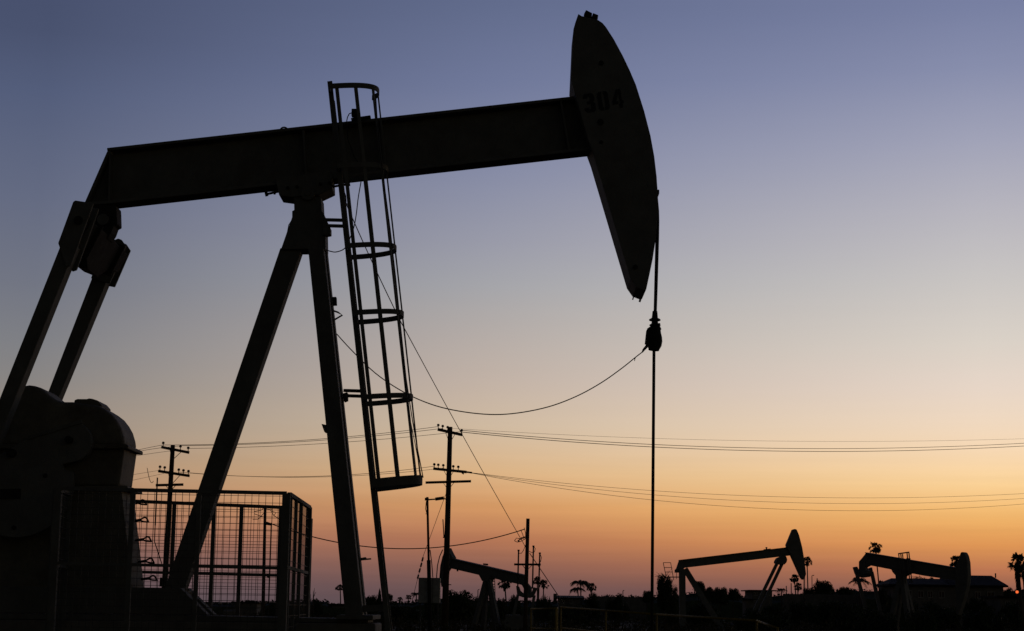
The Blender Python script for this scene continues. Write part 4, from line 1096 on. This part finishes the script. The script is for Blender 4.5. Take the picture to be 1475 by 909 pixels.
def skirt_mesh(seed):
    rnd = random.Random(seed); m = MB()
    for i in range(420):
        a = rnd.uniform(0, 2 * PI); z = -rnd.random(); r = .42 * (1 + z * .62) * rnd.uniform(.6, 1.1)
        p = Vector((math.cos(a) * r * .4, math.sin(a) * r * .4, z + .12)); q = Vector((math.cos(a) * r, math.sin(a) * r, z - .2))
        s = Vector((-math.sin(a), math.cos(a), 0)) * .07
        b = len(m.v); m.v.extend([p, (p + q) / 2 - s, q, (p + q) / 2 + s]); m.face((b, b + 1, b + 2, b + 3))
    me = bpy.data.meshes.new('dead_frond_skirt'); me.from_pydata([tuple(p) for p in m.v], [], m.f); me.materials.append(M['thatch']); return me
def feather_crown(seed, n=26):
    rnd = random.Random(seed); m = MB()
    for i in range(n):
        a = 2 * PI * i / n * 2.4 + rnd.uniform(-.2, .2); e = rnd.uniform(.1, 1.4)
        h = Vector((math.cos(a), math.sin(a), 0)); pts = []
        L = rnd.uniform(.95, 1.15); drop = rnd.uniform(.55, .9)
        for j in range(9):
            t = j / 8; pts.append(h * (math.cos(e) * L * t * (1 - .15 * t)+ .25*t) + Vector((0, 0, math.sin(e) * L * t * .9 - drop * t * t * (1.15 - .3 * math.sin(e)))))
        m.tube(pts, [.022 - .002 * j for j in range(9)], 4)
        for j in range(1, 25):
            t = j / 24 * 7.9; k = int(t); p = pts[k].lerp(pts[k + 1], t - k); d = (pts[k + 1] - pts[k]).normalized()
            side = d.cross(Vector((0, 0, 1))).normalized(); l = .3 * (1 - .55 * abs(j / 24 - .45)) 
            for s in (-1, 1):
                tip = p + side * s * l * .75 + d * l * .55 + Vector((0, 0, -.17 * rnd.uniform(.6, 1.5)))
                w = d * .022; b = len(m.v); m.v.extend([p - w, p + w, tip]); m.face((b, b + 1, b + 2))
    me = bpy.data.meshes.new('crown'); me.from_pydata([tuple(p) for p in m.v], [], m.f); me.materials.append(M['palm']); return me
FAN = [fan_crown(i) for i in range(3)]; SKIRT = skirt_mesh(1); FEATH = [feather_crown(4), feather_crown(9)]
def palm(px, py, rpx, Y, bx, by, label, kind='fan', skirt=1.0, squash=1.0, tr=.16):
    c = at(px, py, Y); q = at(bx, by, Y); b = c + (q - c) * (c.z / (c.z - q.z)); rr = rpx * ppm(Y) * (1.45 if kind == 'fan' else 1.45)
    t = thing('palm_tree', (b.x, Y, 0), label, 'palm tree', 'palm trees on the skyline')
    m = MB(); mid = b.lerp(c, .5) + Vector((rv.uniform(-.1, .1), 0, 0))
    m.tube([b, mid, c], [tr * 1.35, tr, tr * .85], 10); m.build('trunk', 'bark', t)
    me = rv.choice(FAN if kind == 'fan' else FEATH)
    inst('crown', me, t, c - Vector((b.x, Y, 0)), (rr, rr, rr * squash), rv.uniform(0, 6))
    if kind == 'fan' and skirt: inst('dead_frond_skirt', SKIRT, t, c - Vector((b.x, Y, 0)), (rr, rr, rr * skirt), 0)
PL = [
 (490, 846.5, 5.2, 260, 490, 872, 'lone slim palm on the skyline left of the front leg', 'fan', 0, .7),
 (727, 841, 7.2, 200, 728, 862, 'fan palm below the sloping beam, right of the second pump jack legs', 'fan', .9, .9),
 (774, 837, 4.9, 250, 774.5, 862, 'left and higher of two small palms right of the riser-pipe pole', 'fan', .6, 1),
 (783, 841.5, 5.4, 240, 783, 860, 'right and lower of two small palms right of the riser-pipe pole', 'fan', .8, .9),
 (836, 840, 10.5, 230, 836, 862, 'big feathery palm on the skyline beside the low dark roof', 'feather', 0, .9),
 (832, 849, 8, 232, 833, 864, 'lower feathery palm tucked under the big feathery palm', 'feather', 0, .9),
 (851.5, 846, 5.5, 240, 852, 864, 'small fan palm right of the big feathery palm', 'fan', .8, .9),
 (588, 860, 3.8, 260, 588, 872, 'tiny palm left of the metal cabinet on the skyline', 'fan', 0, .7),
 (576, 863, 3.2, 262, 576, 872, 'tiniest palm, low on the skyline right of the ladder foot', 'fan', 0, .7),
 (600, 856, 6, 240, 600, 872, 'ragged palm half hidden behind the left side of the metal cabinet', 'feather', 0, .9),
 (1162.5, 809, 5.4, 240, 1163, 840, 'tall slim palm directly right of the raised pointed head', 'fan', .8, 1),
 (1144, 833, 5, 240, 1146, 860, 'small palm left of the tip of the pointed head', 'fan', .9, 1),
 (1149.5, 845, 4.4, 235, 1149, 860, 'lowest palm under the tip of the pointed head', 'fan', 1.0, 1),
 (1125.5, 850, 5.8, 225, 1125.5, 864, 'squat palm right of the small flat-roofed building', 'feather', 0, .9),
 (1261, 789.5, 7, 230, 1265.5, 845, 'tallest slim palm, rising above the tail of the pump jack at the right', 'fan', .6, 1),
 (1238, 836.5, 11, 190, 1238, 860, 'drooping feathery palm behind the left pitman arm of the pump jack at the right', 'feather', 0, .8),
 (1268.5, 842, 5, 230, 1268, 862, 'small palm between the right pitman arm and the house', 'fan', .8, 1),
 (1377, 808.5, 7.2, 200, 1378, 850, 'fan palm behind the lowered head of the pump jack at the right', 'fan', 1.4, 1),
 (1465.5, 810, 10.5, 170, 1468.5, 845, 'thick shaggy palm at the far right edge above the red light', 'fan', 2.6, 1.1),
 (1475, 824, 6.5, 172, 1476, 850, 'shorter palm cut off by the right edge of the picture', 'fan', 2.0, 1.1),
]
for q in PL: palm(*q[:9], squash=q[9], tr=.17 if q[0] in (1465.5, 1475) else .085)

# far scrub that reads as one mass
def scrub():
    prof = [(200, 862), (300, 868), (330, 868), (380, 866), (440, 866), (470, 865), (480, 870), (500, 871), (530, 862), (570, 867), (600, 866), (640, 862), (700, 864), (720, 866), (760, 865), (800, 866), (830, 862), (870, 858.5), (930, 859), (960, 858), (1000, 853), (1060, 856), (1085, 861), (1130, 857), (1200, 853), (1215, 848), (1245, 850), (1290, 851), (1450, 850), (1480, 848), (1560, 850)]
    def top(x):
        for (a, ya), (b, yb) in zip(prof, prof[1:]):
            if a <= x <= b: return lerp(ya, yb, (x - a) / (b - a))
        return 866
    rnd = random.Random(12); m = MB()
    Y0 = 232
    # leafy hedge bank: an earth-dark core with leaves all over it
    rings = []
    x = 150
    while x <= 1600:
        t = at(x, top(x) + 1.4 - 1.3 * math.sin(x * .11) * math.sin(x * .037 + 1) + rnd.uniform(-.9, .9), Y0)
        h = max(.4, t.z)
        rings.append([Vector((t.x, Y0 - 3, 0)), Vector((t.x, Y0 - 2.2, h * .75)), Vector((t.x, Y0, h)), Vector((t.x, Y0 + 2.2, h * .75)), Vector((t.x, Y0 + 3, 0))])
        x += 4
    m.loft(rings)
    for i in range(15000):
        x = rnd.uniform(150, 1600); t = at(x, top(x) - .6 - 1.3 * math.sin(x * .11) * math.sin(x * .037 + 1), Y0)
        h = max(.5, t.z); f = rnd.random() ** .5; z = h * f + rnd.gauss(0, .05)
        y = Y0 - rnd.uniform(.2, 3.1) * (1.05 - f * .8)
        leaf_quad(m, Vector((t.x + rnd.uniform(-.3, .3), y, max(.05, z))), rnd.uniform(.1, .26), rnd)
    tag(m.build('far_scrub', 'leaf'), 'dark far-off scrub and hedges along the whole skyline, one mass', 'scrub', kind='stuff')
    # dry field growth in front
    g = MB()
    for i in range(16000):
        Y = rnd.uniform(55, 215); x = rnd.uniform(-.34, .34) * Y; h = rnd.uniform(.12, .55); a = rnd.uniform(0, PI)
        w = Vector((math.cos(a), math.sin(a), 0)) * rnd.uniform(.03, .12); ln = Vector((rnd.gauss(0, .15), rnd.gauss(0, .15), h))
        b = len(g.v); p = Vector((x, Y, -.15)); g.v.extend([p - w, p + w, p + ln]); g.face((b, b + 1, b + 2))
    for i in range(520):
        Y = rnd.uniform(95, 220); x = rnd.uniform(-.32, .32) * Y; s = rnd.uniform(.3, .9)
        for j in range(55):
            d = Vector((rnd.gauss(0, .5), rnd.gauss(0, .5), abs(rnd.gauss(0, .45)))) * s
            leaf_quad(g, Vector((x, Y, 0)) + d, rnd.uniform(.08, .18), rnd)
    tag(g.build('field_growth', 'grass'), 'dark dry grass and weeds covering the field floor', 'grass', kind='stuff')
scrub()

# ------------------------------------------------------------------ houses and walls
def window(root, x0, x1, z0, z1, y):
    m = MB()
    for a, c in (((x0, z0), (x1, z0)), ((x0, z1), (x1, z1))): m.bar((a[0], y - .04, a[1]), (c[0], y - .04, c[1]), .1, .1)
    for x in (x0, x1, (x0 + x1) / 2): m.bar((x, y - .035, z0), (x, y - .035, z1), .08, .08)
    w = m.build('window', 'frame', root)
    m = MB(); m.prism([(x0, y - .02, z0), (x1, y - .02, z0), (x1, y - .02, z1), (x0, y - .02, z1)], (0, .015, 0)); m.build('pane', 'glass', w)
def house_big():
    Y = 196
    a, b, c, d = at(1284, 845, Y), at(1293, 833.5, Y), at(1399, 829, Y), at(1443, 829.5, Y)
    e = at(1450.5, 848, Y)
    t = thing('house', ((a.x + e.x) / 2, Y + 4, 0), 'big two-storey house with a long dark roof behind the pump jack at the right', 'house')
    zw = at(1370, 845, Y).z
    m = MB(); m.prism([(a.x + .3, Y, 0), (e.x - .4, Y, 0), (e.x - .4, Y, zw), (a.x + .3, Y, zw)], (0, 8, 0)); m.build('wall', 'stucco', t)
    zl = b.z; zr = c.z
    x_mid = at(1345, 832, Y).x
    def hip(x0, x1, r0, r1, z0, z1, y0, y1, nm='roof'):
        ym = (y0 + y1) / 2
        m = MB(); v = [Vector((x0, y0, z0)), Vector((x1, y0, z0)), Vector((x1, y1, z0)), Vector((x0, y1, z0)), Vector((r0, ym, z1)), Vector((r1, ym, z1))]
        lowv = [p - Vector((0, 0, .18)) for p in v[:4]]
        m.v.extend(v + lowv)
        for f in ((0, 1, 5, 4), (1, 2, 5), (2, 3, 4, 5), (3, 0, 4), (6, 7, 1, 0), (7, 8, 2, 1), (8, 9, 3, 2), (9, 6, 0, 3), (9, 8, 7, 6)): m.face(f)
        return m.build(nm, 'roof', t)
    zr2 = at(1425, 829.3, Y + 4.5).z; zl2 = at(1320, 833.3, Y + 3).z
    hip(at(1366, 840, Y).x, e.x, at(1374, 829, Y).x, d.x, zw + .18, zr2, Y - .6, Y + 9)
    hip(at(1279, 840, Y).x, at(1380, 840, Y).x - 0.02, b.x, at(1366, 832, Y).x, zw + .183, zl2, Y - .5, Y + 7)
    for x0, x1 in ((1291, 1299), (1306, 1313), (1322, 1330), (1336, 1343), (1352, 1360), (1404, 1412), (1422, 1432)):
        window(t, at(x0, 850, Y).x, at(x1, 850, Y).x, at(1340, 861, Y).z, at(1340, 851.5, Y).z, Y)
    k = MB(); q = at(1434, 829, Y + 4.5); k.box((q.x, Y + 4.5, q.z), .12, .12, .5); k.build('vent_pipe', 'dark', t)
house_big()
def house_small(x0, x1, ytop, yeave, Y, label, flat=False, depth=6, wins=()):
    a, c, e = at(x0, ytop, Y), at(x1, ytop, Y), at(x0, yeave, Y)
    t = thing('house', ((a.x + c.x) / 2, Y + depth / 2, 0), label, 'house')
    ze = e.z
    m = MB(); m.prism([(a.x + .2, Y, 0), (c.x - .2, Y, 0), (c.x - .2, Y, ze), (a.x + .2, Y, ze)], (0, depth, 0)); m.build('wall', 'stucco', t)
    m = MB()
    if flat: m.prism([(a.x - .2, Y - .4, ze + .003), (c.x + .2, Y - .4, ze + .003), (c.x + .2, Y - .4, a.z), (a.x - .2, Y - .4, a.z)], (0, depth + .8, 0))
    else: m.prism([(a.x - .3, Y - .5, ze), (a.x - .3, Y + depth + .5, ze), (a.x - .3, Y + depth + .5, ze + .15), (a.x - .3, Y + depth / 2, a.z), (a.x - .3, Y - .5, ze + .15)], (c.x - a.x + .6, 0, 0))
    m.build('roof', 'roof', t)
    for w0, w1, y0, y1 in wins: window(t, at(w0, y1, Y).x, at(w1, y1, Y).x, at(w0, y1, Y).z, at(w0, y0, Y).z, Y)
    return t
hs = house_small(803, 838, 857.5, 862.5, 205, 'low house with a dark roof beside the big feathery palm', wins=((808, 813, 864, 869), (820, 825, 864, 869)))
k = MB(); q = at(800, 857, 205); k.box((q.x, 206, q.z - .4), .4, .4, 1.1); k.build('chimney', 'stucco', hs)
house_small(1081, 1115, 849.6, 851.2, 190, 'small pale flat-roofed building behind the pitman arms of the third pump jack', True, wins=((1086, 1091, 853, 858), (1104, 1109, 853, 858)))
house_small(1072, 1088, 862.5, 864, 184, 'small pale shed in front of the flat-roofed building', True, depth=3)
house_small(476, 512, 869.5, 872, 230, 'low flat roof on the skyline left of the front leg', True)
house_small(336, 372, 866.5, 868.5, 210, 'low pale building seen through the mesh guard', True)
house_small(1438, 1490, 858, 861, 176, 'low house below the shaggy palm at the right edge', True, wins=((1448, 1454, 866, 872), (1462, 1468, 866, 872)))
def wall(x0, x1, y0, y1, Y, label, h=.25, m_='stucco'):
    a, c = at(x0, y0, Y), at(x1, y1, Y)
    b = MB(); b.prism([(a.x, Y, 0), (c.x, Y, 0), (c.x, Y, c.z), (a.x, Y, a.z)], (0, h, 0))
    tag(b.build('boundary_wall', m_, None, .03, loc=((a.x + c.x) / 2, Y, 0)), label, 'wall')
wall(1128, 1242, 855.3, 857.2, 204, 'long grey boundary wall between the third and the right-hand pump jack')
wall(858, 932, 859.5, 860.3, 226, 'long low wall on the skyline left of the thin rod')
# street lamps and bare poles far off
def lamp(px, y0, y1, Y, label, arm=2.5):
    t = at(px, y0, Y); r = thing('street_lamp', (t.x, Y, 0), label, 'street lamp', 'far street lamps')
    m = MB(); m.tube([Vector((t.x, Y, 0)), t], [.07, .045], 8); m.build('post', 'galv', r)
    m = MB(); m.bar(t, t + Vector((arm * ppm(Y), 0, .03)), .07, .06); m.bar(t + Vector((arm * .5 * ppm(Y), 0, .02)), t + Vector((arm * ppm(Y), 0, .03)), .18, .1); m.build('lamp_head', 'galv', r)
lamp(897.3, 850.8, 860, 215, 'tiny street lamp left of the thin rod on the skyline', 1.8)
lamp(688.5, 849.5, 862, 205, 'small street lamp left of the second pump jack legs', 2)
lamp(473.5, 866, 872, 230, 'tiny street lamp left of the lone slim palm', -2)
lamp(1169.5, 829, 842, 220, 'street lamp above the trees right of the pointed head', 3)
for x, y0, lab in ((1139.6, 840, 'thin bare pole left of the palms under the pointed head'), (1132.6, 844, 'shorter thin bare pole beside the squat palm'), (1177, 833, 'short bare pole sticking out of the large rounded tree')):
    t = at(x, y0, 222); m = MB(); m.tube([Vector((t.x, 222, 0)), t], .06, 8); tag(m.build('bare_pole', 'wood', None, loc=(t.x, 222, 0)), lab, 'pole')
# small tank behind the guard
q0, q1 = at(322, 884, 58), at(341, 884, 58)
tk = thing('storage_drum', ((q0.x + q1.x) / 2, 58, 0), 'small tan drum lying behind the mesh guard at the foot of the skid', 'drum')
m = MB(); m.tube([q0, q0.lerp(q1, .02), q0.lerp(q1, .98), q1], [.1, .125, .125, .1], 16); m.build('drum_body', 'tan', tk, .01)
m = MB()
for f in (.15, .85):
    p = q0.lerp(q1, f); m.bar(Vector((p.x, 58, 0)), p - Vector((0, 0, .1)), .08, .2)
m.build('stand', 'steel', tk)
# red light at the right edge
c = at(1465, 852.7, 150)
rl = thing('warning_light', (c.x, 150, 0), 'small glowing red lamp low at the right edge below the shaggy palm', 'red light')
m = MB(); m.tube([Vector((c.x, 150, 0)), c - Vector((0, 0, .12))], .05, 8); m.box(c + Vector((0, .1, 0)), .3, .12, .3); m.build('lamp_post', 'dark', rl)
m = MB()
m.loft([[c + Vector((math.cos(2 * PI * k / 14) * r, y, math.sin(2 * PI * k / 14) * r)) for k in range(14)] for y, r in ((.03, .12), (-.03, .12), (-.08, .085), (-.1, .02))], smooth=True)
m.build('lamp_lens', 'redlight', rl)
